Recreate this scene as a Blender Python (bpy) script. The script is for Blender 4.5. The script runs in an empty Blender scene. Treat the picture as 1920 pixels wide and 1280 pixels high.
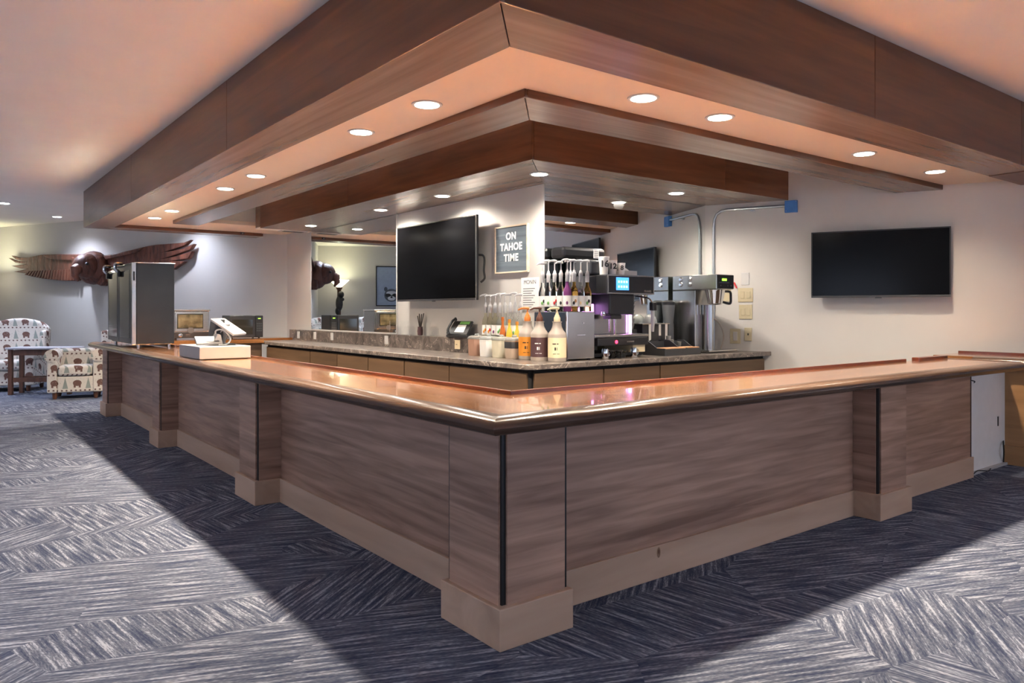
import bpy, bmesh, math, random
from mathutils import Vector, Matrix
R = math.radians
random.seed(7)
scene = bpy.context.scene
COL = scene.collection

# ------------------------------------------------------------------ camera
cd = bpy.data.cameras.new('camera'); cam = bpy.data.objects.new('camera', cd); COL.objects.link(cam)
cd.sensor_width = 36.0; cd.lens = 36.0 * 1416 / 1920; cd.shift_y = -56.0 / 1920
cam.location = (-1.734, -2.324, 1.31); cam.rotation_euler = (R(90), 0, R(-37.64))
cd.clip_start = 0.05; cd.clip_end = 100
scene.camera = cam
# ------------------------------------------------------------------ world and exposure
w = bpy.data.worlds.new('world'); scene.world = w; w.use_nodes = True
w.node_tree.nodes['Background'].inputs[0].default_value = (0.55, 0.65, 1.0, 1)
w.node_tree.nodes['Background'].inputs[1].default_value = 0.05
scene.view_settings.view_transform = 'Standard'; scene.view_settings.look = 'None'
scene.view_settings.gamma = 1.0; scene.view_settings.use_curve_mapping = False
scene.view_settings.exposure = 1.5
scene.cycles.max_bounces = 6; scene.cycles.diffuse_bounces = 3; scene.cycles.glossy_bounces = 4
scene.cycles.transmission_bounces = 6; scene.cycles.use_light_tree = False; scene.cycles.sample_clamp_indirect = 0.0
RING_W = 200.0      # watts, downlights over the bar
SOFFIT_W = 46.0    # watts, downlights in the wooden soffit over the back counter
ROOM_W = 350.0     # watts, cool downlights in the room's ceiling
FILL_WINDOW_E = 0.8     # glow of the added fill-light windows behind the viewer
WARM = (1.0, 0.85, 0.66); NEUT = (1.0, 0.92, 0.82); COOL = (0.70, 0.78, 1.0); SOFTCOOL = (0.88, 0.87, 1.0)

# ------------------------------------------------------------------ materials
M = {}
def nmat(name):
    m = bpy.data.materials.new(name); m.use_nodes = True; M[name] = m
    return m, m.node_tree.nodes, m.node_tree.links, m.node_tree.nodes['Principled BSDF']
def setp(b, rough=.5, metal=0., coat=0., trans=0., spec=.5, emis=None, es=0., ior=1.5, coat_r=.05):
    b.inputs['Roughness'].default_value = rough; b.inputs['Metallic'].default_value = metal
    b.inputs['Coat Weight'].default_value = coat; b.inputs['Coat Roughness'].default_value = coat_r
    b.inputs['Transmission Weight'].default_value = trans; b.inputs['Specular IOR Level'].default_value = spec
    b.inputs['IOR'].default_value = ior
    if emis: b.inputs['Emission Color'].default_value = (*emis, 1); b.inputs['Emission Strength'].default_value = es
def plain(name, c, rough=.5, var=.06, nscale=14., **k):
    """one colour with a faint noise mottling"""
    m, N, L, b = nmat(name); setp(b, rough, **k)
    tc = N.new('ShaderNodeTexCoord'); n = N.new('ShaderNodeTexNoise'); n.inputs['Scale'].default_value = nscale
    n.inputs['Detail'].default_value = 4
    r = N.new('ShaderNodeValToRGB')
    r.color_ramp.elements[0].position = .3; r.color_ramp.elements[1].position = .7
    r.color_ramp.elements[0].color = (*[x * (1 - var) for x in c], 1); r.color_ramp.elements[1].color = (*[min(1, x * (1 + var)) for x in c], 1)
    L.new(tc.outputs['Object'], n.inputs['Vector']); L.new(n.outputs['Fac'], r.inputs['Fac']); L.new(r.outputs['Color'], b.inputs['Base Color'])
    return m
def wood(name, c1, c2, axis='x', rough=.45, grain=22., stretch=.06, bump=.0, **k):
    """grained wood, grain along a world axis"""
    m, N, L, b = nmat(name); setp(b, rough, **k)
    g = N.new('ShaderNodeNewGeometry'); oi = N.new('ShaderNodeObjectInfo')
    add = N.new('ShaderNodeVectorMath'); add.operation = 'ADD'
    sc = N.new('ShaderNodeVectorMath'); sc.operation = 'SCALE'; sc.inputs[0].default_value = (3.1, 5.7, 4.3)
    L.new(oi.outputs['Random'], sc.inputs['Scale']); L.new(g.outputs['Position'], add.inputs[0]); L.new(sc.outputs[0], add.inputs[1])
    mp = N.new('ShaderNodeMapping'); s = [1, 1, 1]; s['xyz'.index(axis)] = stretch; mp.inputs['Scale'].default_value = s
    L.new(add.outputs[0], mp.inputs['Vector'])
    n1 = N.new('ShaderNodeTexNoise'); n1.inputs['Scale'].default_value = grain; n1.inputs['Detail'].default_value = 6; n1.inputs['Distortion'].default_value = .6
    n2 = N.new('ShaderNodeTexNoise'); n2.inputs['Scale'].default_value = grain * .22; n2.inputs['Detail'].default_value = 3; n2.inputs['Distortion'].default_value = 1.2
    L.new(mp.outputs[0], n1.inputs['Vector']); L.new(mp.outputs[0], n2.inputs['Vector'])
    mx = N.new('ShaderNodeMath'); mx.operation = 'MULTIPLY_ADD'; mx.inputs[1].default_value = .55
    h = N.new('ShaderNodeMath'); h.operation = 'MULTIPLY'; h.inputs[1].default_value = .45
    L.new(n2.outputs['Fac'], h.inputs[0]); L.new(n1.outputs['Fac'], mx.inputs[0]); L.new(h.outputs[0], mx.inputs[2])
    r = N.new('ShaderNodeValToRGB'); r.color_ramp.elements[0].position = .36; r.color_ramp.elements[1].position = .64
    r.color_ramp.elements[0].color = (*c1, 1); r.color_ramp.elements[1].color = (*c2, 1)
    L.new(mx.outputs[0], r.inputs['Fac']); L.new(r.outputs['Color'], b.inputs['Base Color'])
    if bump:
        bp = N.new('ShaderNodeBump'); bp.inputs['Strength'].default_value = min(bump, 1.); bp.inputs['Distance'].default_value = .002 if bump < 1 else .02
        L.new(n1.outputs['Fac'], bp.inputs['Height']); L.new(bp.outputs[0], b.inputs['Normal'])
    return m
def emit(name, c, s):
    m, N, L, b = nmat(name); b.inputs['Base Color'].default_value = (*c, 1); setp(b, .4, emis=c, es=s)
    if name != 'daylight': m.cycles.emission_sampling = 'NONE'
    return m

plain('wall', (.56, .53, .49), .75, .015, 3.)
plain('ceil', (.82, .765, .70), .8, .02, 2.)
plain('soffit', (.66, .54, .43), .7, .02, 2.)  # warm light bounced off the bar is partly put into this colour
for ax in 'xy':
    wood('panel_' + ax, (.215, .118, .080), (.510, .315, .228), ax, .42, 24, .06)
    wood('plinth_' + ax, (.43, .28, .19), (.60, .415, .30), ax, .5, 7, .12)
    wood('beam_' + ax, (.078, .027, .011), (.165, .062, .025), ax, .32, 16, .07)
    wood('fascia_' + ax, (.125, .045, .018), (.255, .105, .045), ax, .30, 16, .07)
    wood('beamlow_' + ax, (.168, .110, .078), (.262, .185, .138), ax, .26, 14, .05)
    wood('top_' + ax, (.66, .24, .070), (.92, .42, .145), ax, .17, 14, .06, metal=.9, coat=.5, coat_r=.03)
    wood('nose_' + ax, (.058, .031, .021), (.118, .069, .046), ax, .20, 26, .06, spec=.35)
    wood('rail_' + ax, (.085, .018, .007), (.13, .032, .011), ax, .25, 20, .06, coat=.4)
    wood('cab_' + ax, (.062, .034, .017), (.112, .063, .032), ax, .45, 14, .07)
    wood('oak_' + ax, (.33, .165, .065), (.48, .26, .115), ax, .45, 14, .07)
wood('chairwood', (.09, .035, .018), (.17, .07, .035), 'z', .4, 20, .08)
wood('eagle', (.055, .018, .012), (.20, .068, .040), 'z', .5, 14, .3, bump=1.)
wood('signwood', (.075, .10, .125), (.15, .185, .21), 'y', .75, 26, .05)
wood('signframe', (.55, .42, .28), (.78, .66, .50), 'y', .7, 24, .08)
wood('cork', (.42, .20, .09), (.55, .30, .15), 'x', .6, 30, .2)
plain('black', (.008, .008, .009), .4); plain('darkcore', (.006, .005, .005), .8)
plain('blackplastic', (.018, .018, .020), .35); plain('rubber', (.015, .015, .015), .7)
plain('charcoal', (.045, .047, .052), .45)
plain('steel', (.50, .49, .47), .24, .05, 6., metal=1.0); plain('steeldark', (.055, .057, .058), .32, .08, 4., metal=.9)
plain('chrome', (.75, .75, .75), .08, .02, metal=1.0); plain('zinc', (.42, .45, .46), .35, .06, metal=.9)
plain('white', (.52, .50, .48), .45, .02); plain('paper', (.85, .84, .80), .8, .03); plain('whiteplastic', (.43, .42, .42), .3, .02)
plain('ivory', (.52, .44, .28), .45, .03); plain('cream', (.80, .66, .42), .5, .03); plain('blue', (.06, .20, .50), .45, .1)
plain('green', (.16, .40, .10), .5); plain('red', (.60, .04, .04), .45); plain('yellow', (.75, .50, .05), .4); plain('amber', (.50, .13, .02), .3)
plain('purple', (.16, .03, .14), .35); plain('orange', (.72, .27, .03), .45); plain('brownlabel', (.085, .040, .045), .5)
plain('pumpbrown', (.11, .035, .02), .4); plain('pumporange', (.66, .20, .035), .35); plain('pumpcream', (.72, .60, .38), .35)
plain('hdpe', (.42, .36, .31), .45, .03); plain('cocoa', (.42, .24, .17), .7, .06); plain('sugar', (.82, .82, .80), .7, .03)
plain('vanilla', (.68, .63, .48), .7, .05); plain('mocha', (.50, .39, .30), .7, .06); plain('lidclear', (.62, .63, .60), .2, .03, trans=.65)
plain('bulb', (.9, .9, .9), .5); plain('tablewhite', (.62, .62, .68), .25, .03); plain('photo', (.34, .41, .55), .8, .05)
plain('fur', (.10, .12, .15), .9, .3, 40.); plain('furlight', (.62, .66, .72), .9, .1, 40.); plain('bronze', (.035, .030, .026), .45, .3)
plain('foodwarm', (.060, .050, .030), .10, .7, 9.); plain('ink', (.02, .018, .018), .7); plain('navy', (.02, .035, .06), .5)  # first one: the oven window's brown reflection put into a mottled colour
plain('brightwhite', (.86, .84, .80), .6, .02); plain('knotwood', (.24, .145, .09), .6, .1); plain('tag', (.62, .44, .26), .7); plain('cardboard', (.50, .36, .26), .8)
emit('lamp_on', (1.0, .95, .86), 14.0); emit('lamp_cool', (.86, .92, 1.0), 14.0); emit('led', (.80, .36, 1.0), 2.4); emit('redled', (1.0, .03, .08), 2.0)
emit('screen', (.05, .22, .75), 1.1); emit('lcdgreen', (.25, .9, .05), 1.3); emit('icon', (.5, .75, 1.0), 1.2); emit('shade', (1.0, .93, .70), 1.6)
# glass and liquids
def glass(name, c, rough=.03, trans=1.0, ior=1.3):
    m, N, L, b = nmat(name); b.inputs['Base Color'].default_value = (*c, 1); setp(b, rough, trans=trans, ior=ior); return m
glass('glass', (.93, .96, .95)); glass('acrylic', (.97, .98, .98), .02, 1., 1.1); glass('syrup', (.92, .90, .72)); glass('syrup_amber', (.85, .50, .12))
m, N, L, b = nmat('mirror'); b.inputs['Base Color'].default_value = (.86, .89, .87, 1); setp(b, .0, 1.0)
m, N, L, b = nmat('tvscreen'); b.inputs['Base Color'].default_value = (.003, .003, .0035, 1); setp(b, .16, 0, spec=.18)
m, N, L, b = nmat('ovenglass'); b.inputs['Base Color'].default_value = (.02, .018, .012, 1); setp(b, .06, 0, spec=.9)

# stone worktop
m, N, L, b = nmat('stone'); setp(b, .28)
g = N.new('ShaderNodeNewGeometry'); n = N.new('ShaderNodeTexNoise'); n.inputs['Scale'].default_value = 7; n.inputs['Detail'].default_value = 8; n.inputs['Distortion'].default_value = 1.6
r = N.new('ShaderNodeValToRGB'); E = r.color_ramp.elements; E[0].position = .30; E[0].color = (.045, .037, .034, 1); E[1].position = .72; E[1].color = (.19, .155, .135, 1)
n2 = N.new('ShaderNodeTexNoise'); n2.inputs['Scale'].default_value = 3.2; n2.inputs['Detail'].default_value = 4; n2.inputs['Distortion'].default_value = 2.5
r2 = N.new('ShaderNodeValToRGB'); e = r2.color_ramp.elements; e[0].position = .485; e[0].color = (0, 0, 0, 1); e[1].position = .5; e[1].color = (1, 1, 1, 1); k = e.new(.515); k.color = (0, 0, 0, 1)
mx = N.new('ShaderNodeMix'); mx.data_type = 'RGBA'; mx.inputs['B'].default_value = (.50, .42, .36, 1)
hm = N.new('ShaderNodeMath'); hm.operation = 'MULTIPLY'; hm.inputs[1].default_value = .75
for q in (n, n2): L.new(g.outputs['Position'], q.inputs['Vector'])
L.new(n.outputs['Fac'], r.inputs['Fac']); L.new(n2.outputs['Fac'], r2.inputs['Fac']); L.new(r2.outputs['Color'], hm.inputs[0]); L.new(hm.outputs[0], mx.inputs['Factor'])
L.new(r.outputs['Color'], mx.inputs['A']); L.new(mx.outputs['Result'], b.inputs['Base Color'])

# carpet: patches of broken stripes, each patch in its own direction
m, N, L, b = nmat('carpet'); setp(b, .95, spec=.1)
g = N.new('ShaderNodeNewGeometry')
sk = N.new('ShaderNodeMapping'); sk.inputs['Rotation'].default_value = (0, 0, R(52)); sk.inputs['Scale'].default_value = (.85, 1.7, 1.0); L.new(g.outputs['Position'], sk.inputs['Vector'])
vo = N.new('ShaderNodeTexVoronoi'); vo.voronoi_dimensions = '2D'; vo.inputs['Scale'].default_value = 1.2; vo.inputs['Randomness'].default_value = .85
L.new(sk.outputs[0], vo.inputs['Vector'])
sp = N.new('ShaderNodeSeparateColor'); L.new(vo.outputs['Color'], sp.inputs[0])
q = N.new('ShaderNodeMath'); q.operation = 'MULTIPLY'; q.inputs[1].default_value = 3.0; L.new(sp.outputs[0], q.inputs[0])
fl = N.new('ShaderNodeMath'); fl.operation = 'FLOOR'; L.new(q.outputs[0], fl.inputs[0])
an = N.new('ShaderNodeMath'); an.operation = 'MULTIPLY_ADD'; an.inputs[1].default_value = R(60); an.inputs[2].default_value = R(-38); L.new(fl.outputs[0], an.inputs[0])
vr = N.new('ShaderNodeVectorRotate'); vr.rotation_type = 'Z_AXIS'; L.new(g.outputs['Position'], vr.inputs['Vector']); L.new(an.outputs[0], vr.inputs['Angle'])
of = N.new('ShaderNodeVectorMath'); of.operation = 'ADD'; L.new(vr.outputs[0], of.inputs[0]); L.new(vo.outputs['Color'], of.inputs[1])
def stripes(sx, sy, det, dist):
    mp = N.new('ShaderNodeMapping'); mp.inputs['Scale'].default_value = (sx, sy, 0); L.new(of.outputs[0], mp.inputs['Vector'])
    n = N.new('ShaderNodeTexNoise'); n.noise_dimensions = '2D'; n.inputs['Scale'].default_value = 1; n.inputs['Detail'].default_value = det; n.inputs['Distortion'].default_value = dist
    L.new(mp.outputs[0], n.inputs['Vector']); return n.outputs['Fac']
a = stripes(3.4, 58, 4, .1); c = stripes(42, 190, 2, 0)
s1 = N.new('ShaderNodeMath'); s1.operation = 'MULTIPLY_ADD'; s1.inputs[1].default_value = .42; L.new(c, s1.inputs[0]); L.new(a, s1.inputs[2])
rp = N.new('ShaderNodeValToRGB'); E = rp.color_ramp.elements
E[0].position = .50; E[0].color = (.038, .047, .086, 1); E[1].position = .93; E[1].color = (.33, .345, .40, 1)
k = E.new(.64); k.color = (.075, .087, .125, 1); k = E.new(.78); k.color = (.130, .143, .182, 1)
L.new(s1.outputs[0], rp.inputs['Fac']); L.new(rp.outputs['Color'], b.inputs['Base Color'])
bp = N.new('ShaderNodeBump'); bp.inputs['Strength'].default_value = .4; bp.inputs['Distance'].default_value = .004; L.new(c, bp.inputs['Height']); L.new(bp.outputs[0], b.inputs['Normal'])

# armchair fabric: rows of brown bears and grey-green firs on off-white
m, N, L, b = nmat('fabric'); setp(b, .9, spec=.1)
tc = N.new('ShaderNodeTexCoord'); sx = N.new('ShaderNodeSeparateXYZ'); L.new(tc.outputs['Object'], sx.inputs[0])
def mth(op, a, b_=None, c_=None):
    n = N.new('ShaderNodeMath'); n.operation = op
    for i, v in enumerate((a, b_, c_)):
        if v is None: continue
        if isinstance(v, (int, float)): n.inputs[i].default_value = v
        else: L.new(v, n.inputs[i])
    return n.outputs[0]
u0 = mth('ADD', sx.outputs[0], mth('MULTIPLY', sx.outputs[1], .8)); v0 = mth('ADD', sx.outputs[2], mth('MULTIPLY', sx.outputs[1], .35))
u = mth('FRACT', mth('MULTIPLY', u0, 3.3)); v = mth('FRACT', mth('MULTIPLY', v0, 4.4))
e1 = mth('ADD', mth('POWER', mth('DIVIDE', mth('SUBTRACT', u, .3), .19), 2.), mth('POWER', mth('DIVIDE', mth('SUBTRACT', v, .58), .20), 2.))
legs = mth('MULTIPLY', mth('MULTIPLY', mth('LESS_THAN', mth('ABSOLUTE', mth('SUBTRACT', mth('ABSOLUTE', mth('SUBTRACT', u, .3)), .11)), .045), mth('GREATER_THAN', v, .28)), mth('LESS_THAN', v, .55))
bear = mth('MAXIMUM', mth('LESS_THAN', e1, 1.), legs)
tree = mth('MULTIPLY', mth('LESS_THAN', mth('ABSOLUTE', mth('SUBTRACT', u, .78)), mth('MULTIPLY', mth('SUBTRACT', .95, v), .17)), mth('GREATER_THAN', v, .22))
dots = mth('MULTIPLY', mth('LESS_THAN', mth('ABSOLUTE', mth('SUBTRACT', v, .10)), .05), mth('LESS_THAN', mth('FRACT', mth('MULTIPLY', u, 5.)), .4))
def mixc(fac, A, B):
    n = N.new('ShaderNodeMix'); n.data_type = 'RGBA'; L.new(fac, n.inputs['Factor'])
    for s_, v_ in (('A', A), ('B', B)):
        if isinstance(v_, tuple): n.inputs[s_].default_value = (*v_, 1)
        else: L.new(v_, n.inputs[s_])
    return n.outputs['Result']
col = mixc(tree, (.66, .61, .55), (.30, .33, .30)); col = mixc(bear, col, (.17, .095, .08)); col = mixc(dots, col, (.16, .10, .09))
nz = N.new('ShaderNodeTexNoise'); nz.inputs['Scale'].default_value = 60; L.new(tc.outputs['Object'], nz.inputs['Vector'])
col = mixc(mth('GREATER_THAN', nz.outputs['Fac'], .66), col, (.42, .36, .33)); L.new(col, b.inputs['Base Color'])

# ------------------------------------------------------------------ mesh helpers
def BM(): return bmesh.new()
def box(bm, x0, x1, y0, y1, z0, z1):
    v = [bm.verts.new(p) for p in ((x0, y0, z0), (x1, y0, z0), (x1, y1, z0), (x0, y1, z0), (x0, y0, z1), (x1, y0, z1), (x1, y1, z1), (x0, y1, z1))]
    for f in ((3, 2, 1, 0), (4, 5, 6, 7), (0, 1, 5, 4), (1, 2, 6, 5), (2, 3, 7, 6), (3, 0, 4, 7)): bm.faces.new([v[i] for i in f])
    return bm
def prism(bm, poly, z0, z1, M4=None):
    """extrude a polygon given in xy from z0 to z1"""
    if sum(poly[i][0] * poly[(i + 1) % len(poly)][1] - poly[(i + 1) % len(poly)][0] * poly[i][1] for i in range(len(poly))) < 0: poly = poly[::-1]
    a = [Vector((p[0], p[1], z0)) for p in poly]; c = [Vector((p[0], p[1], z1)) for p in poly]
    if M4: a = [M4 @ p for p in a]; c = [M4 @ p for p in c]
    a = [bm.verts.new(p) for p in a]; c = [bm.verts.new(p) for p in c]; n = len(a)
    bm.faces.new(a[::-1]); bm.faces.new(c)
    for i in range(n): bm.faces.new((a[i], a[(i + 1) % n], c[(i + 1) % n], c[i]))
    return bm
def lathe(bm, prof, cx=0., cy=0., seg=16, square=0.):
    """prof: [(r, z)...] bottom to top; square>0 blends to a rounded square section"""
    rings = []
    for r_, z in prof:
        ring = []
        for i in range(seg):
            t = 2 * math.pi * i / seg; k = 1.
            if square: k = 1. / (abs(math.cos(t)) ** square + abs(math.sin(t)) ** square) ** (1. / square)
            ring.append(bm.verts.new((cx + r_ * k * math.cos(t), cy + r_ * k * math.sin(t), z)))
        rings.append(ring)
    for a, c in zip(rings, rings[1:]):
        for i in range(seg): bm.faces.new((a[i], a[(i + 1) % seg], c[(i + 1) % seg], c[i]))
    bm.faces.new(rings[0][::-1]); bm.faces.new(rings[-1])
    return bm
def tube(bm, pts, rad, seg=8):
    pts = [Vector(p) for p in pts]; rings = []; n = len(pts); prev = None
    for i, p in enumerate(pts):
        d = (pts[min(i + 1, n - 1)] - pts[max(i - 1, 0)]).normalized()
        if prev is None: a = d.orthogonal().normalized()
        else: a = (prev - d * prev.dot(d)).normalized()
        prev = a; c = d.cross(a); rr = rad[i] if isinstance(rad, (list, tuple)) else rad
        rings.append([bm.verts.new(p + (a * math.cos(2 * math.pi * k / seg) + c * math.sin(2 * math.pi * k / seg)) * rr) for k in range(seg)])
    for a, c in zip(rings, rings[1:]):
        for i in range(seg): bm.faces.new((a[i], a[(i + 1) % seg], c[(i + 1) % seg], c[i]))
    bm.faces.new(rings[0][::-1]); bm.faces.new(rings[-1])
    return bm
def smoothcurve(pts, n=6):
    P = [Vector(p) for p in pts]; out = []
    for i in range(len(P) - 1):
        p0, p1, p2, p3 = P[max(i - 1, 0)], P[i], P[i + 1], P[min(i + 2, len(P) - 1)]
        for k in range(n):
            t = k / n; out.append(.5 * ((2 * p1) + (p2 - p0) * t + (2 * p0 - 5 * p1 + 4 * p2 - p3) * t * t + (3 * p1 - p0 - 3 * p2 + p3) * t ** 3))
    return out + [P[-1]]
def ellipsoid(bm, c, r, seg=14, rings=9, rot=None):
    m = Matrix.Translation(c) @ (rot.to_4x4() if rot else Matrix()) @ Matrix.Diagonal((*r, 1))
    bmesh.ops.create_uvsphere(bm, u_segments=seg, v_segments=rings, radius=1, matrix=m); return bm
def obj(name, bm, mat, parent=None, bevel=0., smooth=False, seg=2):
    bmesh.ops.recalc_face_normals(bm, faces=bm.faces)
    me = bpy.data.meshes.new(name); bm.to_mesh(me); bm.free(); me.materials.append(M[mat])
    o = bpy.data.objects.new(name, me); COL.objects.link(o)
    if parent: o.parent = parent
    if smooth:
        for p in me.polygons: p.use_smooth = True
        try: me.set_sharp_from_angle(angle=R(40))
        except Exception: pass
    if bevel:
        md = o.modifiers.new('bevel', 'BEVEL'); md.width = bevel; md.segments = seg; md.limit_method = 'ANGLE'
    return o
def thing(name, label, cat, loc=(0, 0, 0), rz=0., group=None):
    o = bpy.data.objects.new(name, None); COL.objects.link(o); o.empty_display_size = .1
    o.location = loc; o.rotation_euler = (0, 0, rz); o['label'] = label; o['category'] = cat
    if group: o['group'] = group
    return o
def tag(o, label, cat, group=None):
    o['label'] = label; o['category'] = cat
    if group: o['group'] = group
    return o
def struct(o, label=None):
    o['kind'] = 'structure'
    if label: o['label'] = label
    return o
def sempty(name, label=None):
    o = bpy.data.objects.new(name, None); COL.objects.link(o); return struct(o, label)
def copytree(o, parent=None):
    c = o.copy(); COL.objects.link(c); c.parent = parent
    for ch in o.children: copytree(ch, c)
    return c
def text(name, s, size, mat, parent, M4, extrude=.002, bold=.0, align='CENTER', spacing=1.):
    cu = bpy.data.curves.new(name, 'FONT'); cu.body = s; cu.size = size; cu.extrude = extrude; cu.offset = bold
    cu.align_x = align; cu.align_y = 'CENTER'; cu.space_character = spacing; cu.materials.append(M[mat])
    tmp = bpy.data.objects.new(name, cu); COL.objects.link(tmp); bpy.context.view_layer.update()
    me = bpy.data.meshes.new_from_object(tmp.evaluated_get(bpy.context.evaluated_depsgraph_get())); bpy.data.objects.remove(tmp)
    me.materials.clear(); me.materials.append(M[mat])
    o = bpy.data.objects.new(name, me); COL.objects.link(o); o.parent = parent; o.matrix_local = M4; return o
def frame(origin, xdir, up=(0, 0, 1)):
    """matrix whose local x runs along xdir, local y along up, local z out of the plane"""
    x = Vector(xdir).normalized(); y = Vector(up).normalized(); z = x.cross(y)
    m = Matrix((x, y, z)).transposed().to_4x4(); m.translation = Vector(origin); return m

# ------------------------------------------------------------------ key planes
ZC = 3.02            # room ceiling
ZB = 2.50            # underside of the beams
BAR = .92            # bar top
CT = .88             # back counter top
A_B = R(24); WB = Vector((5.17, 3.08, 0)); WBd = Vector((math.sin(A_B), -math.cos(A_B), 0)); WBn = Vector((-math.cos(A_B), -math.sin(A_B), 0))
A_E = R(27); WE = Vector((2.80, 9.45, 0)); WEd = Vector((-math.sin(A_E), math.cos(A_E), 0)); WEn = Vector((-math.cos(A_E), -math.sin(A_E), 0))
def xw(y): return 5.17 + (3.08 - y) * math.tan(A_B)
def wb(s, z, off=0.): p = WB + WBd * s + WBn * off; return Vector((p.x, p.y, z))
def we(s, z, off=0.): p = WE + WEd * s + WEn * off; return Vector((p.x, p.y, z))

# ------------------------------------------------------------------ room shell
struct(obj('floor', box(BM(), -12, 16, -11, 18, -.05, 0), 'carpet'), 'navy carpet with grey streaks in crossing patches')
struct(obj('ceiling', box(BM(), -12, 16, -11, 18, ZC, ZC + .1), 'ceil'), 'pale flat ceiling of the room')
def slab(name, p0, p1, th, nrm, z0=0., z1=ZC, label=None, mat='wall'):
    p0 = Vector(p0); p1 = Vector(p1); n = Vector(nrm)
    return struct(obj(name, prism(BM(), [(p0.x, p0.y), (p1.x, p1.y), (p1.x - n.x * th, p1.y - n.y * th), (p0.x - n.x * th, p0.y - n.y * th)], z0, z1), mat), label)
slab('wall_back', wb(0, 0), wb(9.5, 0), .12, WBn, label='off-white wall behind the brewer and wide television')
slab('wall_far', we(0, 0), we(7.62, 0), .12, WEn, label='pale wall carrying the carved eagle')
KC = we(7.62, 0); LWd = Vector((-math.cos(A_E), -math.sin(A_E), 0)); LWn = Vector((math.sin(A_E), -math.cos(A_E), 0))
slab('wall_left', KC, KC + LWd * 12.5, .12, LWn, label='wall with the framed raccoon picture')
struct(obj('wall_core', prism(BM(), [(2.80, 3.08), (5.17, 3.08), (5.17, 5.5), (2.80 + .06, 9.45), (2.80, 9.45)], 0, ZC), 'wall'), 'off-white core wall behind the back counter')
# unseen sides of the room, with glowing windows added as fill light
slab('wall_near', (-11, -8, 0), (13, -8, 0), .12, (0, 1, 0)); slab('wall_right', (13, -8, 0), (13, 3, 0), .12, (-1, 0, 0)); slab('wall_side', (-11, -8, 0), (-11, 11, 0), .12, (1, 0, 0))
emit('daylight', (.66, .78, 1.0), FILL_WINDOW_E)
def window(n, p, d, nr, wd=2.6, z0=.7, z1=2.5):  # added, unseen: glows to fill the bar fronts with cool light
    p = Vector(p); d = Vector(d); nr = Vector(nr); t = sempty(f'window_{n}', 'tall daylight window')
    def q(a, c, o0, o1, z0_, z1_, nm, mt): A = p + d * a; B = p + d * c; return obj(nm, prism(BM(), [tuple((A + nr * o0)[:2]), tuple((B + nr * o0)[:2]), tuple((B + nr * o1)[:2]), tuple((A + nr * o1)[:2])], z0_, z1_), mt, t)
    q(-wd / 2, wd / 2, .005, .02, z0, z1, 'pane', 'daylight')
    for a, c, y0, y1 in ((-wd / 2 - .08, -wd / 2, z0 - .08, z1 + .08), (wd / 2, wd / 2 + .08, z0 - .08, z1 + .08), (-.03, .03, z0, z1), (-wd / 2, wd / 2, z0 - .08, z0), (-wd / 2, wd / 2, z1, z1 + .08)): q(a, c, .004, .05, y0, y1, 'frame_bar', 'white')
for i, x in enumerate((-7.5, -3.5, .5, 4.5, 8.5)): window(i + 1, (x, -8, 0), (1, 0, 0), (0, 1, 0))
for i, y in enumerate((-4.5, -.5, 3.5, 7.5)): window(i + 6, (-11, y, 0), (0, 1, 0), (1, 0, 0))

# ------------------------------------------------------------------ stepped wooden ceiling rings
G = .0015
def run_boards(parent, name, cuts, make, mat, bevel=.003):
    for a, c in zip(cuts, cuts[1:]): obj(name, make(a + G, c - G), mat, parent, bevel)
def ring(name, label, ox, oy, ix, iy, far_o, far_i, right_o, right_i, z1, seamL, seamR, inner=True, far_leg=False):
    t = sempty(name, label)
    # dark core
    core = BM(); prism(core, [(ox + .012, far_o - .012), (ox + .012, oy + .012), (right_o(oy + .012), oy + .012), (right_i(iy - .012), iy - .012), (ix - .012, iy - .012), (ix - .012, far_o - .012)], ZB + .012, z1)
    obj('beam_core', core, 'darkcore', t)
    # outer fascia boards
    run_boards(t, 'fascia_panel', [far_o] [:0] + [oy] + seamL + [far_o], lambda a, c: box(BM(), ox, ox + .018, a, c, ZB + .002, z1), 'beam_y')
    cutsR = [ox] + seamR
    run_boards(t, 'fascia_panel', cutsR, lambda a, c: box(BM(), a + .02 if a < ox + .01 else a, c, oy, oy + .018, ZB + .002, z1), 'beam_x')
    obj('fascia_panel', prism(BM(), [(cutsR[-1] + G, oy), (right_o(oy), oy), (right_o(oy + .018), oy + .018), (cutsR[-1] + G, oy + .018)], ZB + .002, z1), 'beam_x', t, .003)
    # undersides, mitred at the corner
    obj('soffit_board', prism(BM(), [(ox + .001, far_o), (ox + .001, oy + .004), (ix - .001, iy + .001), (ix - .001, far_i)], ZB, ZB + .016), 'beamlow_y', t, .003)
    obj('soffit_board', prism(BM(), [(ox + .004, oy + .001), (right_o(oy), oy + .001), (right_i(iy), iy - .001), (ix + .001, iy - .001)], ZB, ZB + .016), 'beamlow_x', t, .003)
    if inner:
        obj('inner_fascia', box(BM(), ix - .016, ix, iy, far_i, ZB + .002, z1), 'beam_y', t, .002)
        obj('inner_fascia', prism(BM(), [(ix, iy - .016), (right_i(iy), iy - .016), (right_i(iy), iy), (ix, iy)], ZB + .002, z1), 'beam_x', t, .002)
    return t
far = 9.90
t1 = ring('trim_1', 'broad outer wooden beam wrapping the bar ceiling', 0., 0., .335, .375, far, 9.56, lambda y: 8.2, lambda y: 8.2, ZC - .003, [3.37, 6.7], [2.89, 5.27])
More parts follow.
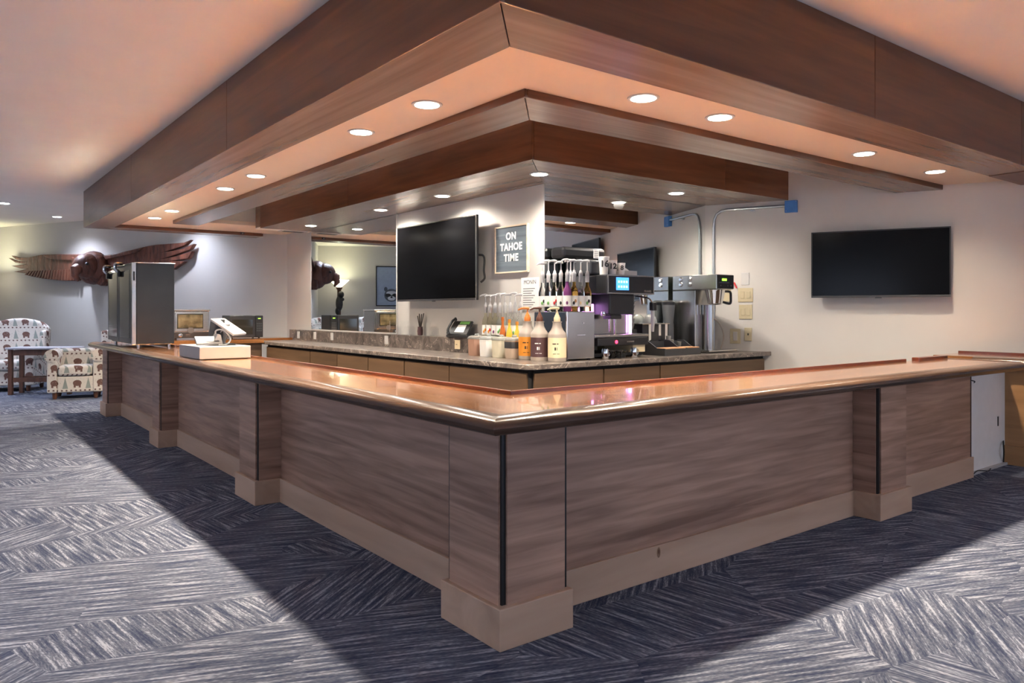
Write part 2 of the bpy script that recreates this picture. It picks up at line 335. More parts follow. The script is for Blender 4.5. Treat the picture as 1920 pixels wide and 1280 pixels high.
# far leg of the outer beam
obj('fascia_panel', box(BM(), .34, 2.45, 9.56, 9.578, ZB + .002, 2.545), 'beam_x', t1, .002)
obj('soffit_board', prism(BM(), [(.004, far - .001), (.336, 9.561), (2.45, 9.561), (2.45, far - .001)], ZB, ZB + .016), 'beamlow_x', t1, .002)
obj('far_core', box(BM(), .02, 2.44, 9.58, far - .01, ZB + .012, ZC - .004), 'darkcore', t1)
obj('far_fascia', box(BM(), 0, 2.45, far - .012, far, ZB + .002, ZC - .003), 'beam_x', t1)
obj('end_board', prism(BM(), [(5.60, .002), (8.1, .002), (8.1, .37), (5.63, .37)], ZB - .004, ZB - .0005), 'beam_x', t1)
t2 = ring('trim_2', 'narrower second wooden beam inside the outer ring', .88, .95, 1.22, 1.33, 8.60, 8.60, lambda y: xw(y) - .004, lambda y: xw(y) - .004, ZC - .003, [], [4.4])
obj('end_cap', box(BM(), .88, 1.22, 8.585, 8.60, ZB + .002, 2.545), 'beam_x', t2)
# core soffit
t3 = sempty('trim_3', 'wooden soffit over the back counter')
obj('beam_core', prism(BM(), [(2.015, 8.39), (2.015, 2.275), (xw(2.275) - .01, 2.275), (5.165, 3.07), (2.79, 3.07), (2.79, 8.39)], ZB + .012, ZC - .004), 'darkcore', t3)
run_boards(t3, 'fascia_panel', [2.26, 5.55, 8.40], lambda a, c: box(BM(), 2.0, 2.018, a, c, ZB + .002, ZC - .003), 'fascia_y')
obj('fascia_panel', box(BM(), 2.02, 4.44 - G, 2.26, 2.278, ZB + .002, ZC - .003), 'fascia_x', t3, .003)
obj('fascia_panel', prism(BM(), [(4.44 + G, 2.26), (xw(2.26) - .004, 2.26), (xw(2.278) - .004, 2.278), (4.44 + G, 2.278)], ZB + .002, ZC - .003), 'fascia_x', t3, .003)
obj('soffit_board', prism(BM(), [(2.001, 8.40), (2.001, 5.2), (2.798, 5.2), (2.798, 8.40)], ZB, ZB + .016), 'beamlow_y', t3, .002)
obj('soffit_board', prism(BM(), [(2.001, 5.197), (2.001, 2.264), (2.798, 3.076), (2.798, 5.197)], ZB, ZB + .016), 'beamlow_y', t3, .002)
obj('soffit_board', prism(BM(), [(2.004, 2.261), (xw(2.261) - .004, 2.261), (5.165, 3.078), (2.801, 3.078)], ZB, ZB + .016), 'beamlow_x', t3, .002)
# plaster soffit between the two outer beams and beyond their far ends
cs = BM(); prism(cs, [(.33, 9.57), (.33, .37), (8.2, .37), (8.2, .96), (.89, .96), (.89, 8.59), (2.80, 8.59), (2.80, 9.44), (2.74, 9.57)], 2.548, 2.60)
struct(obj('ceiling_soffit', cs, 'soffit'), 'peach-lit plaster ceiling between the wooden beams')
struct(obj('wall_recess', box(BM(), 1.22, 2.8, 8.60, 8.66, 2.60, ZC - .002), 'wall')); struct(obj('wall_recess_low', box(BM(), 2.0, 2.79, 8.402, 8.59, ZB + .02, ZC - .003), 'beamlow_y'))
struct(obj('ceiling_patch', box(BM(), 2.0, 2.798, 8.402, 8.60, ZB + .001, ZB + .018), 'ceil'))

# ------------------------------------------------------------------ recessed downlights
def downlight(x, y, z, label, watts, colr, group, spot=136, mat='lamp_on', rad=.075, blend=1.0):
    t = thing('recessed_downlight', label, 'downlight', (x, y, z), 0, group)
    b = BM(); lathe(b, [(rad * 1.22, -.006), (rad * 1.25, -.002), (rad * 1.25, .0), (rad * .98, .0), (rad * .98, -.005)], seg=24); obj('trim_ring', b, 'white', t)
    b = BM(); lathe(b, [(rad * .97, -.0075), (rad * .98, -.001)], seg=24); obj('lens', b, mat, t)
    ld = bpy.data.lights.new('downlight_beam', 'SPOT'); ld.energy = watts; ld.color = colr; ld.spot_size = R(spot); ld.spot_blend = blend; ld.shadow_soft_size = rad * .8
    lo = bpy.data.objects.new('downlight_beam', ld); COL.objects.link(lo); lo.parent = t; lo.location = (0, 0, -.03)
    return t
ORD = ['first', 'second', 'third', 'fourth', 'fifth', 'sixth']
for i, y in enumerate((1.56, 2.43, 4.55, 5.45, 7.56, 8.45)):
    downlight(.62, y, 2.548, f'recessed downlight in the peach soffit, {ORD[i]} along the long bar side from the corner', RING_W, WARM, 'downlights over the bar')
for i, x in enumerate((1.54, 2.25, 4.06, 5.30)):
    downlight(x, .675, 2.548, f'recessed downlight in the peach soffit, {ORD[i]} along the short bar side from the corner', RING_W * (1, 1, .62, .2)[i], WARM, 'downlights over the bar')
for i, y in enumerate((2.70, 4.26, 5.60, 7.64)):
    downlight(2.44, y, ZB, ['recessed downlight at the mitred corner of the wooden soffit', 'recessed downlight in the wooden soffit above the angled television', 'recessed downlight in the wooden soffit beside the narrow mirror end', 'recessed downlight in the wooden soffit nearest the ceiling vent'][i], SOFFIT_W, NEUT, 'downlights in the wooden soffit', rad=.07, spot=165, blend=.6)
downlight(4.20, 2.67, ZB, 'recessed downlight in the wooden soffit above the coffee brewer', SOFFIT_W, NEUT, 'downlights in the wooden soffit', rad=.07, spot=165, blend=.6)
downlight(-.80, 11.99, ZC, 'small cool downlight in the room ceiling at the picture edge', ROOM_W * .22, COOL, 'downlights in the room ceiling', mat='lamp_cool', rad=.07)
downlight(.085, 13.45, ZC, 'small cool downlight in the room ceiling close to the eagle wall', ROOM_W * .22, COOL, 'downlights in the room ceiling', mat='lamp_cool', rad=.07)
for i, (x, y) in enumerate(((1.45, 10.9), (-4.8, -1.5), (-4.8, 1.8), (-4.8, 5.1), (-4.8, 8.4), (-4.0, 11.8), (1.2, -4.8), (4.4, -4.8), (7.6, -4.4), (9.3, -1.5))):
    downlight(x, y, ZC, 'cool room ceiling downlight ' + ['just behind the far beam'] [0] if i == 0 else f'cool room ceiling downlight out of view, {[0, "first", "second", "third", "fourth", "fifth", "first", "second", "third", "fourth"][i]} along the {"long" if i < 6 else "short"} bar side', ROOM_W * (.16 if i == 0 else 1.), COOL if i == 0 else SOFTCOOL, 'downlights outside the view', mat='lamp_cool', rad=.07)

# ------------------------------------------------------------------ the bar
PH = .163
bar = thing('bar_counter', 'grey-brown panelled front of the L-shaped bar', 'bar counter')
obj('carcass', prism(BM(), [(.205, 8.55), (.205, .205), (4.78, .205), (4.78, .40), (.42, .40), (.42, 8.55)], .02, .852), 'darkcore', bar)
obj('inner_panel', box(BM(), .42, .432, .432, 8.55, .0, .852), 'cab_y', bar); obj('inner_panel', box(BM(), .42, 4.78, .40, .412, .0, .852), 'cab_x', bar)
PY = [(2.78, 3.16), (5.50, 5.83), (8.22, 8.57)]
def post_left(y0, y1):
    p = obj('post', box(BM(), .032, .2, y0 + .006, y1 - .006, 0, .852), 'black', bar)
    obj('post_face', box(BM(), .022, .033, y0 + .030, y1 - .016, PH, .852), 'panel_y', p); obj('post_side', box(BM(), .036, .2, y0, y0 + .007, PH, .852), 'panel_x', p)
    b = BM(); prism(b, [(0, y0 - .02), (.21, y0 - .02), (.21, y1 + .02), (0, y1 + .02)], 0, PH); obj('post_plinth', b, 'plinth_y', p, .004)
def post_right(x0, x1):
    p = obj('post', box(BM(), x0 + .006, x1 - .006, .032, .2, 0, .852), 'black', bar)
    obj('post_face', box(BM(), x0 + .030, x1 - .016, .022, .033, PH, .852), 'panel_x', p); obj('post_side', box(BM(), x0, x0 + .007, .042, .2, PH, .852), 'panel_y', p)
    obj('post_plinth', box(BM(), x0 - .02, x1 + .02, 0, .21, 0, PH), 'plinth_x', p, .004)
for a, c in PY: post_left(a, c)
post_right(2.98, 3.36)
p = obj('corner_post', prism(BM(), [(.032, .032), (.37, .032), (.37, .2), (.2, .2), (.2, .41), (.032, .41)], 0, .852), 'black', bar)
obj('post_face', box(BM(), .022, .033, .042, .390, PH, .852), 'panel_y', p); obj('post_face', box(BM(), .052, .352, .022, .033, PH, .852), 'panel_x', p)
obj('post_plinth', prism(BM(), [(0, 0), (.38, 0), (.38, .21), (.21, .21), (.21, .425), (0, .425)], 0, PH), 'plinth_x', p, .004)
for a, c in ((.42, 2.78), (3.16, 5.50), (5.83, 8.22)):
    obj('front_panel', box(BM(), .188, .204, a + .006, c - .004, PH, .852), 'panel_y', bar); obj('plinth_board', box(BM(), .172, .204, a + .0, c, 0, PH), 'plinth_y', bar, .003)
obj('front_panel', box(BM(), .376, 2.975, .188, .204, PH, .852), 'panel_x', bar); obj('plinth_board', box(BM(), .38, 2.96, .172, .204, 0, PH), 'plinth_x', bar, .003)
for kx, kz, a, c in ((1.10, .128, .013, .026), (1.10, .132, .006, .012)):
    obj('knot', prism(BM(), [(kx + a * math.cos(i * .5236), kz + c * math.sin(i * .5236)) for i in range(12)], .0, .0008, frame((0, .1722 - (.0006 if a < .01 else 0), 0), (1, 0, 0))), 'chairwood' if a < .01 else 'knotwood', bar)
obj('front_panel', box(BM(), 3.37, 4.775, .188, .204, PH, .852), 'panel_x', bar); obj('plinth_board', box(BM(), 3.38, 4.80, .172, .204, 0, PH), 'plinth_x', bar, .003)
obj('end_strip', box(BM(), 4.775, 4.79, .186, .40, PH, .852), 'black', bar)
# far return leg of the bar
obj('return_panel', box(BM(), .50, 2.08, 8.56, 9.36, 0, .852), 'cab_x', bar)

top = thing('bar_worktop', 'glossy orange wooden bar top with dark rounded edge', 'bar top', (0, 0, 0))
XI, YI = .46, .53      # inner edge
obj('surface_board', prism(BM(), [(-.0, 8.72), (0, .0), (XI, YI), (XI, 8.72)], .860, .913), 'top_y', top)
obj('surface_board', prism(BM(), [(0, 0), (5.06, 0), (5.06, YI), (XI, YI)], .8601, .9131), 'top_x', top)
obj('surface_board', prism(BM(), [(XI + .001, 8.50), (2.09, 8.50), (2.09, 8.87), (2.66, 8.87), (2.66, 9.42), (XI + .001, 9.42)], .860, .9129), 'top_x', top)
prof = [(.10, .846), (.055, .846), (.026, .852), (.008, .864), (0, .880), (.003, .892), (.014, .903), (.032, .911), (.058, .9165), (.088, .9185), (.112, .9165), (.112, .86)]
def nosing(side):
    b = BM(); O = -.112; rows = []
    for o, z in prof:
        if side == 'L': rows.append([b.verts.new((O + o, 8.76 if o < .05 else 8.79 - .0 * o, z)), b.verts.new((O + o, O + o, z))])
        else: rows.append([b.verts.new((O + o, O + o, z)), b.verts.new((5.02, O + o, z))])
    for i in range(len(rows)):
        a, c = rows[i], rows[(i + 1) % len(rows)]; b.faces.new((a[0], a[1], c[1], c[0]))
    b.faces.new([r_[0] for r_ in rows]); b.faces.new([r_[1] for r_ in rows][::-1]); return b
obj('nosing', nosing('L'), 'nose_y', top, 0, True); obj('nosing', nosing('R'), 'nose_x', top, 0, True)
# rounded right-hand end
b = BM(); rings = []; n = 10
for i in range(n + 1):
    t = math.pi / 2 * i / n; cxn, cyn, Rr = 5.02, .02, .132
    rings.append([b.verts.new((cxn + (Rr - o) * math.sin(t), cyn - (Rr - o) * math.cos(t), z)) for o, z in prof])
rings.append([b.verts.new((5.152 - o, YI, z)) for o, z in prof])
for a, c in zip(rings, rings[1:]):
    for i in range(len(prof)): j = (i + 1) % len(prof); b.faces.new((a[i], a[j], c[j], c[i]))
b.faces.new(rings[0]); b.faces.new(rings[-1][::-1]); obj('end_nosing', b, 'nose_x', top, 0, True)
b = BM(); 
for i in range(2): pass
obj('inner_rail', prism(BM(), [(XI, 8.49), (XI, YI), (XI + .018, YI + .018), (XI + .018, 8.49)], .84, .932), 'rail_y', top, .003)
obj('inner_rail', prism(BM(), [(XI, YI), (4.45, YI), (4.45, YI + .018), (XI + .018, YI + .018)], .84, .932), 'rail_x', top, .003)
obj('end_rail', box(BM(), 4.60, 5.13, YI - .03, YI + .03, .900, .938), 'rail_x', top, .006)

# second stretch of bar at the edge of the view
b2 = thing('side_bar', 'orange-lit wooden side bar beyond the gap at the picture edge', 'bar counter')
obj('carcass', box(BM(), 5.62, 5.98, -4.0, .27, 0, .85), 'black', b2)
obj('front_panel', box(BM(), 5.60, 5.62, -4.0, .25, PH, .85), 'oak_y', b2); obj('plinth_board', box(BM(), 5.575, 5.62, -4.0, .245, 0, PH), 'oak_y', b2, .003)
obj('surface_board', box(BM(), 5.55, 6.10, -4.0, .80, .862, .914), 'top_y', b2)
b = BM(); pf = [(o, z) for o, z in prof]; r0 = [b.verts.new((5.44 + o, .44, z)) for o, z in pf]; r1 = [b.verts.new((5.44 + o, -4.0, z)) for o, z in pf]
for i in range(len(pf)): j = (i + 1) % len(pf); b.faces.new((r0[i], r0[j], r1[j], r1[i]))
b.faces.new(r0); b.faces.new(r1[::-1]); obj('nosing', b, 'nose_y', b2, 0, True)
obj('back_rail', box(BM(), 6.08, 6.10, -4.0, .80, .90, .935), 'rail_y', b2, .003)
pw = thing('low_partition', 'white painted half wall between the bar end and the side bar', 'partition')
obj('board', box(BM(), 4.80, 5.60, .235, .275, 0, .85), 'brightwhite', pw); obj('edge_stud', box(BM(), 4.80, 4.87, .20, .235, .17, .85), 'brightwhite', pw); obj('sill_strip', box(BM(), 4.82, 5.60, .205, .235, 0, .02), 'white', pw)
obj('outlet_slot', box(BM(), 5.44, 5.46, .231, .236, .34, .42), 'black', pw)
def cord(label, pts, rad=.004, mat='rubber'):
    return tag(obj('cable', tube(BM(), smoothcurve(pts), rad, 6), mat, None, 0, True), label, 'cable')
cord('thin dark cable lying at the foot of the white half wall', [(4.82, .19, .012), (4.95, .20, .03), (5.10, .18, .012), (5.25, .215, .012)])
cord('black cable looping out beside the plinth of the side bar', [(5.58, .24, .20), (5.50, .21, .18), (5.48, .20, .12), (5.53, .22, .05), (5.57, .235, .012)], .006)
cord('dark cable drooping beneath the bar end', [(4.79, .22, .77), (4.86, .19, .755), (4.93, .225, .735)])

# ------------------------------------------------------------------ back counter
FX, FY = 2.10, 2.42
ct = thing('back_countertop', 'mottled brown stone-look back countertop with eased front edge', 'countertop')
obj('slab', prism(BM(), [(FX, 8.85), (FX, FY + .05), (FX + .05, FY), (xw(FY) - .004, FY), (5.165, 3.075), (2.797, 3.075), (2.797, 8.85)], CT - .045, CT), 'stone', ct, .006)

cabs = [(2.50, 3.67), (3.67, 4.52), (4.52, 5.33), (5.33, 6.14), (6.14, 6.95), (6.95, 8.54)]
LC = ['beside the corner under the sauce bottles', 'second from the corner on the long back counter', 'third from the corner on the long back counter', 'fourth from the corner on the long back counter', 'fifth from the corner on the long back counter', 'wide, at the far end of the long back counter']
for (a, c), l in zip(cabs, LC):
    t = thing('base_cabinet', 'brown wooden base cabinet, ' + l, 'cabinet', (0, 0, 0), 0, 'base cabinets of the back counter')
    obj('body', box(BM(), FX + .06, 2.79, a + .002, c - .002, 0, CT - .047), 'darkcore', t)
    obj('door', box(BM(), FX + .04, FX + .058, a + .008, c - .008, .12, CT - .075), 'cab_y', t, .002)
    d = t.children[-1] if False else None
    obj('kickboard', box(BM(), FX + .058, FX + .0595, a + .004, c - .004, .0, .1), 'black', t)
for (a, c), l in zip([(2.32, 2.98), (2.98, 3.72), (3.72, 5.40)], ['at the corner under the milk cooler', 'under the espresso machine', 'wide, under the coffee brewer']):
    t = thing('base_cabinet', 'brown wooden base cabinet ' + l, 'cabinet', (0, 0, 0), 0, 'base cabinets of the back counter')
    obj('body', prism(BM(), [(a + .002, FY + .06), (min(c, xw(FY + .06)) - .004, FY + .06), (min(c, xw(3.06)) - .004, 3.06), (a + .002, 3.06)], 0, CT - .047) if a > 2.4 else box(BM(), 2.20, c - .002, FY + .06, 2.497, 0, CT - .047), 'darkcore', t)
    obj('door', box(BM(), a + .008 if a > 2.4 else 2.19, c - .008, FY + .04, FY + .058, .12, CT - .075), 'cab_x', t, .002)

# mirrors
def mirror(name, label, bm, fr=None):
    o = obj(name, bm, 'mirror'); return tag(o, label, 'mirror')
mirror('wall_mirror', 'mirror panel beside the angled television reflecting the lounge', box(BM(), 2.789, 2.799, 5.86, 8.46, 1.05, ZB - .002))
mirror('wall_mirror', 'large mirror wall behind the espresso machine', box(BM(), 2.81, 5.166, 3.070, 3.079, CT + .002, ZB - .002))
t = struct(obj('trim_4', box(BM(), 2.786, 2.799, 8.462, 8.49, 1.05, ZB - .002), 'white')); struct(obj('trim_5', box(BM(), 2.782, 2.799, 5.84, 8.49, 1.036, 1.049), 'white')); struct(obj('trim_6', box(BM(), 2.786, 2.799, 5.84, 5.858, 1.05, ZB - .002), 'white'))
#OBJECTS#
# ------------------------------------------------------------------ televisions
def tv(label, m4, wd, h, depth, gap, bezel='blackplastic', arm=True):
    """local x across, y up, z towards the viewer; origin at the lower left front corner of the panel"""
    t = thing('television', label, 'television'); t.matrix_world = m4
    obj('body', box(BM(), 0, wd, 0, h, -.035, -.004), 'blackplastic', t, .006); obj('rear_housing', box(BM(), wd * .18, wd * .82, h * .12, h * .7, -depth, -.035), 'blackplastic', t, .01)
    s = obj('screen', box(BM(), .012, wd - .012, .022, h - .012, -.0045, -.001), 'tvscreen', t)
    f = BM(); box(f, 0, wd, 0, .02, -.004, .004); obj('lower_bezel', f, 'steel' if bezel == 'steel' else 'charcoal', t, .002)
    for a, c, d, e in ((0, .01, .02, h), (wd - .01, wd, .02, h), (.01, wd - .01, h - .01, h)): obj('bezel', box(BM(), a, c, d, e, -.004, .002), 'steel' if bezel == 'steel' else 'blackplastic', t)
    obj('badge', box(BM(), wd / 2 - .03, wd / 2 + .03, -.008, .001, -.006, .003), 'charcoal', t)
    if arm: obj('wall_bracket', box(BM(), wd * .35, wd * .65, h * .25, h * .6, -gap, -depth), 'black', t)
    return t
t = tv('large black television with silver edge on the wall beside the sign', frame((2.645, 5.575, 1.428), (0, -1, 0)), 1.625, .868, .075, .148, 'steel')
b = BM(); tube(b, smoothcurve([(1.60, .46, -.04), (1.665, .45, -.06), (1.675, .40, -.07), (1.665, .30, -.07), (1.675, .22, -.07), (1.64, .18, -.05)]), .011, 8); obj('cable_loop', b, 'rubber', t, 0, True)
tv('wide black television alone on the off-white back wall', frame(wb(1.137, 1.453, .115), WBd), 1.257, .678, .07, .108)
tv('black television on the back wall seen only in the mirror', frame(wb(3.16, 1.74, .115), WBd), 1.30, .70, .07, .108)

# ------------------------------------------------------------------ sign
t = thing('wooden_sign', 'blue-grey plank sign reading ON TAHOE TIME in a pale frame', 'sign'); t.matrix_world = frame((2.798, 3.81, 1.688), (0, -1, 0))
SW, SH = .53, .468
for i in range(4): obj('plank', box(BM(), .012, SW - .012, .012 + i * .111, .012 + (i + 1) * .111 - .0015, .002, .016 + .001 * (i % 2)), 'signwood', t)
for a, c, d, e in ((0, .016, 0, SH), (SW - .016, SW, 0, SH), (.016, SW - .016, 0, .016), (.016, SW - .016, SH - .016, SH)): obj('frame_bar', box(BM(), a, c, d, e, 0, .026), 'signframe', t, .002)
for s_, y_ in (('ON', .360), ('TAHOE', .255), ('TIME', .148)): text('lettering', s_, .098, 'paper', t, Matrix.Translation((SW / 2, y_, .0185)), .001, .0035, spacing=1.12)

# ------------------------------------------------------------------ back wall fittings
t = thing('electrical_conduit', 'grey metal conduit bending along the back wall up to the blue box', 'conduit')
pts = [wb(.105, z, .025) for z in (CT + .01, 1.4, 2.0, 2.25)] + [wb(.113, 2.33, .025), wb(.140, 2.39, .025), wb(.19, 2.425, .025), wb(.26, 2.437, .025), wb(.45, 2.438, .025), wb(.862, 2.438, .025)]
obj('pipe', tube(BM(), pts, .014, 12), 'zinc', t, 0, True)
for s_ in (.50,): obj('strap', prism(BM(), [(0, 0), (.05, 0), (.05, .012), (0, .012)], 0, .02, frame(wb(s_, 2.405, .012), WBd)), 'zinc', t)
t = thing('junction_box', 'square blue electrical junction box under the wooden soffit', 'junction box'); t.matrix_world = frame(wb(.862, 2.364, .002), WBd)
obj('box_body', box(BM(), 0, .128, 0, .127, 0, .045), 'blue', t, .004); obj('cover', box(BM(), .004, .124, .004, .123, .045, .050), 'blue', t, .002)
for a, c in ((.012, .012), (.112, .112)): obj('screw', box(BM(), a, a + .008, c, c + .008, .05, .052), 'zinc', t)
def plate(label, s0, s1, z0, z1, kind, mat='ivory', m4=None):
    t = thing('wall_plate', label, 'wall plate'); t.matrix_world = m4 or frame(wb(s0, z0, .001), WBd); wd, h = s1 - s0, z1 - z0
    obj('cover', box(BM(), 0, wd, 0, h, 0, .008), mat, t, .003)
    if kind == 'double':
        for c in (.3, .7): obj('rocker', box(BM(), wd * c - .02, wd * c + .02, h * .25, h * .75, .008, .013), mat, t, .002)
    if kind == 'outlet':
        for c in (.3, .7):
            k = obj('socket', box(BM(), wd * .3, wd * .7, h * c - .018, h * c + .018, .008, .010), mat, t, .002)
            for q in (.42, .56): obj('slot', box(BM(), wd * q, wd * q + .004, h * c - .007, h * c + .007, .010, .0105), 'black', k)
    if kind == 'gfci': obj('device', box(BM(), wd * .3, wd * .7, h * .2, h * .8, .008, .012), 'white', t, .002)
    if kind == 'dot': obj('jack', box(BM(), wd * .42, wd * .58, h * .42, h * .58, .008, .011), 'black', t)
    if kind == 'square': obj('device', box(BM(), wd * .25, wd * .75, h * .25, h * .75, .008, .011), mat, t, .002)
    return t
plate('blank white wall plate above the ivory switches', .403, .488, 1.602, 1.738, 'blank', 'white')
plate('upper ivory double switch plate on the back wall', .369, .528, 1.415, 1.569, 'double'); plate('lower ivory double switch plate on the back wall', .38, .522, 1.228, 1.386, 'double')
plate('ivory wall plate with a dark jack near the counter', .437, .517, .99, 1.134, 'dot'); plate('yellowed outlet plate with the brewer cable plugged in', .282, .397, .958, 1.121, 'gfci', 'ivory')
plate('ivory plate half hidden behind the brew basket handle', .20, .294, 1.422, 1.583, 'blank')
tg = thing('red_tag', 'small red tag hanging beside the brewer control panel', 'tag'); tg.matrix_world = frame(wb(.30, 1.60, .02), WBd)
obj('ribbon', prism(BM(), [(0, .02), (.02, .035), (.04, .03), (.065, -.03), (.05, -.035), (.03, .01), (.012, .005)], 0, .003), 'red', tg)
LO = ['outermost white outlet in the backsplash at the mirror end', 'second white outlet from the mirror end of the backsplash', 'third white outlet from the mirror end of the backsplash', 'white outlet in the backsplash below the television edge']
for (y_, z_), l in zip(((8.675, .958), (8.058, .963), (7.473, .966), (5.902, .962)), LO): plate(l, 0, .085, 0, .105, 'square', 'white', frame((2.679, y_ + .042, z_ - .052), (0, -1, 0)))
tag_ = thing('price_tag', 'small tan tag on the backsplash under the desk phone', 'tag'); tag_.matrix_world = frame((2.679, 4.39, .915), (0, -1, 0))
obj('card', box(BM(), 0, .10, 0, .095, 0, .003), 'cream', tag_); obj('arrow_mark', box(BM(), .02, .05, .045, .05, .003, .0034), 'ink', tag_)

# ledge that tops the backsplash (deep splash)
bs = obj('stone_backsplash', box(BM(), 2.68, 2.7875, 3.10, 9.05, CT, 1.035), 'stone', None, .002); tag(bs, 'low brown stone backsplash ledge along the core wall', 'backsplash')

# ------------------------------------------------------------------ ceiling vent and little camera
t = thing('ceiling_vent', 'small square white vent in the soffit near the mirror', 'vent', (2.52, 8.50, ZB - .001))
obj('vent_frame', box(BM(), -.20, .20, -.075, .075, -.010, 0), 'white', t, .003)
for i in range(4): obj('louver', box(BM(), -.15, .15, -.05 + i * .028, -.038 + i * .028, -.014, -.010), 'steeldark', t)
t = thing('soffit_bracket', 'small dark bracket fixed on the thin far beam', 'bracket', (2.12, 9.54, 2.512)); obj('plate', box(BM(), -.03, .03, 0, .018, 0, .03), 'black', t, .003); obj('bolt', box(BM(), -.012, .012, -.012, 0, .005, .022), 'steel', t)

# ------------------------------------------------------------------ espresso machine and cooler
mx_, my_ = 3.02, 2.62
t = thing('espresso_machine', 'automatic espresso machine with blue touch screen and purple light strips', 'espresso machine', (mx_, my_, CT))
obj('base', box(BM(), .02, .70, .06, .42, .012, .045), 'black', t, .004); obj('side_pedestal', box(BM(), .52, .69, .02, .40, .045, .165), 'cream', t, .006)
obj('back_panel', box(BM(), .03, .68, .20, .42, .20, .60), 'steeldark', t, .006); obj('wall_sheet', box(BM(), .155, .63, .192, .199, .22, .47), 'steel', t)
obj('drip_tray', prism(BM(), [(.0, .0), (.72, .0), (.72, .24), (.0, .24)], .188, .218), 'steel', t, .008)
k = obj('tray_front', box(BM(), .03, .70, -.012, .22, .115, .187), 'blackplastic', t, .008); obj('red_lamp', lathe(BM(), [(.016, 0), (.016, .006)], seg=16), 'redled', k).matrix_local = frame((.265, -.0125, .150), (1, 0, 0))
obj('tray_badge', box(BM(), .40, .50, -.016, -.012, .142, .156), 'steel', k)
for x_ in (.125, .635): obj('light_strip', box(BM(), x_, x_ + .024, .165, .190, .222, .50 if x_ < .2 else .44), 'led', t, .003)
b = BM(); prism(b, [(.0, .0), (.13, .0), (.13, .10), (.05, .10)], 0, .004, frame((.00, .185, .40), (1, 0, 0))); obj('glow_fin', b, 'led', t)
obj('brew_head', box(BM(), .17, .50, -.02, .30, .40, .60), 'blackplastic', t, .015); obj('outlet_block', box(BM(), .20, .34, -.01, .10, .36, .40), 'blackplastic', t, .008)
for x_, l_ in ((.235, .13), (.30, .17)): obj('spout', tube(BM(), [(x_, .04, .37), (x_, .04, .37 - l_)], [.014, .009], 10), 'chrome', t, 0, True)
obj('steam_knob', lathe(BM(), [(.018, .39), (.022, .40), (.018, .43)], .13, .02, 12), 'chrome', t, 0, True)
h = obj('control_head', prism(BM(), [(.10, -.06), (.72, -.06), (.70, .34), (.02, .40)], .590, .768), 'blackplastic', t, .012)
for a, c, d, e in ((.10, .72, .592, .604), (.10, .72, .756, .768), (.10, .112, .604, .756), (.708, .72, .604, .756)): obj('head_bezel', box(BM(), a, c, -.068, -.058, d, e), 'steel', h)
sc = obj('touch_screen', box(BM(), .215, .375, -.066, -.060, .628, .744), 'screen', h)
for i in range(4):
    for j in range(2): obj('icon', box(BM(), .235 + i * .034, .253 + i * .034, -.068, -.066, .650 + j * .045, .668 + j * .045), 'icon', sc)
text('lettering', 'FRANKE', .026, 'steel', h, frame((.635, -.0615, .622), (1, 0, 0)), .0005, .0008)
obj('side_glass', prism(BM(), [(-.04, 0), (.10, 0), (.10, .17), (.06, .17), (-.04, .15)], 0, .30, frame((.0, .36, .595), (1, 0, 0))), 'charcoal', t, .01)
hp = obj('bean_hopper', prism(BM(), [(.0, .06), (.34, .06), (.34, .40), (.0, .40)], .77, .90), 'charcoal', t, .02); obj('hopper_lid', box(BM(), -.16, .38, .24, .43, .92, 1.03), 'black', hp, .03)
obj('hopper_collar', box(BM(), .0, .34, .24, .40, .90, .93), 'black', hp)
lb = obj('lid_label', box(BM(), .215, .285, .236, .239, .935, 1.015), 'paper', hp)
for i in range(4): obj('print_line', box(BM(), .225, .275, .2355, .236, .945 + i * .017, .949 + i * .017), 'charcoal', hp)
# frother wand
b = BM(); tube(b, smoothcurve([(.64, .10, .58), (.66, -.05, .555), (.67, -.09, .50), (.67, -.095, .45)]), .008, 8); obj('steam_pipe', b, 'chrome', t, 0, True)
obj('wand', tube(BM(), [(.67, -.095, .50), (.67, -.095, .34), (.67, -.095, .24)], [.020, .018, .012], 10), 'whiteplastic', t, 0, True); obj('wand_grip', box(BM(), .645, .698, -.12, -.07, .44, .52), 'blackplastic', t, .008)
# mugs and spoons under the tray
for i, (x_, y_) in enumerate(((3.10, 2.60), (3.47, 2.595))):
    tt = thing('steel_pitcher', ['steel milk pitcher under the tray next to the milk cooler', 'steel milk pitcher under the tray next to the cream pedestal'][i], 'pitcher', (x_, y_ - .035, CT))
    obj('cup_body', lathe(BM(), [(.030, .0), (.033, .01), (.030, .07), (.027, .095), (.024, .095), (.027, .07), (.028, .012)], seg=18), 'chrome', tt, 0, True)
    obj('handle', tube(BM(), smoothcurve([(.028, 0, .08), (.052, 0, .075), (.054, 0, .04), (.031, 0, .025)]), .004, 6), 'chrome', tt, 0, True)
for i in range(4):
    tt = thing('espresso_glass', f'tiny clear glass under the espresso machine tray, {ORD[i]} from the milk cooler', 'glass', (3.17 + i * .068, 2.59 + .02 * (i % 2), CT), 0, 'glasses under the tray')
    obj('glass_body', lathe(BM(), [(.020, 0), (.024, .006), (.031, .07), (.029, .07), (.022, .010)], seg=14), 'glass', tt, 0, True); obj('dark_rim', lathe(BM(), [(.031, .064), (.032, .07), (.031, .074), (.029, .07)], seg=14), 'black', tt)
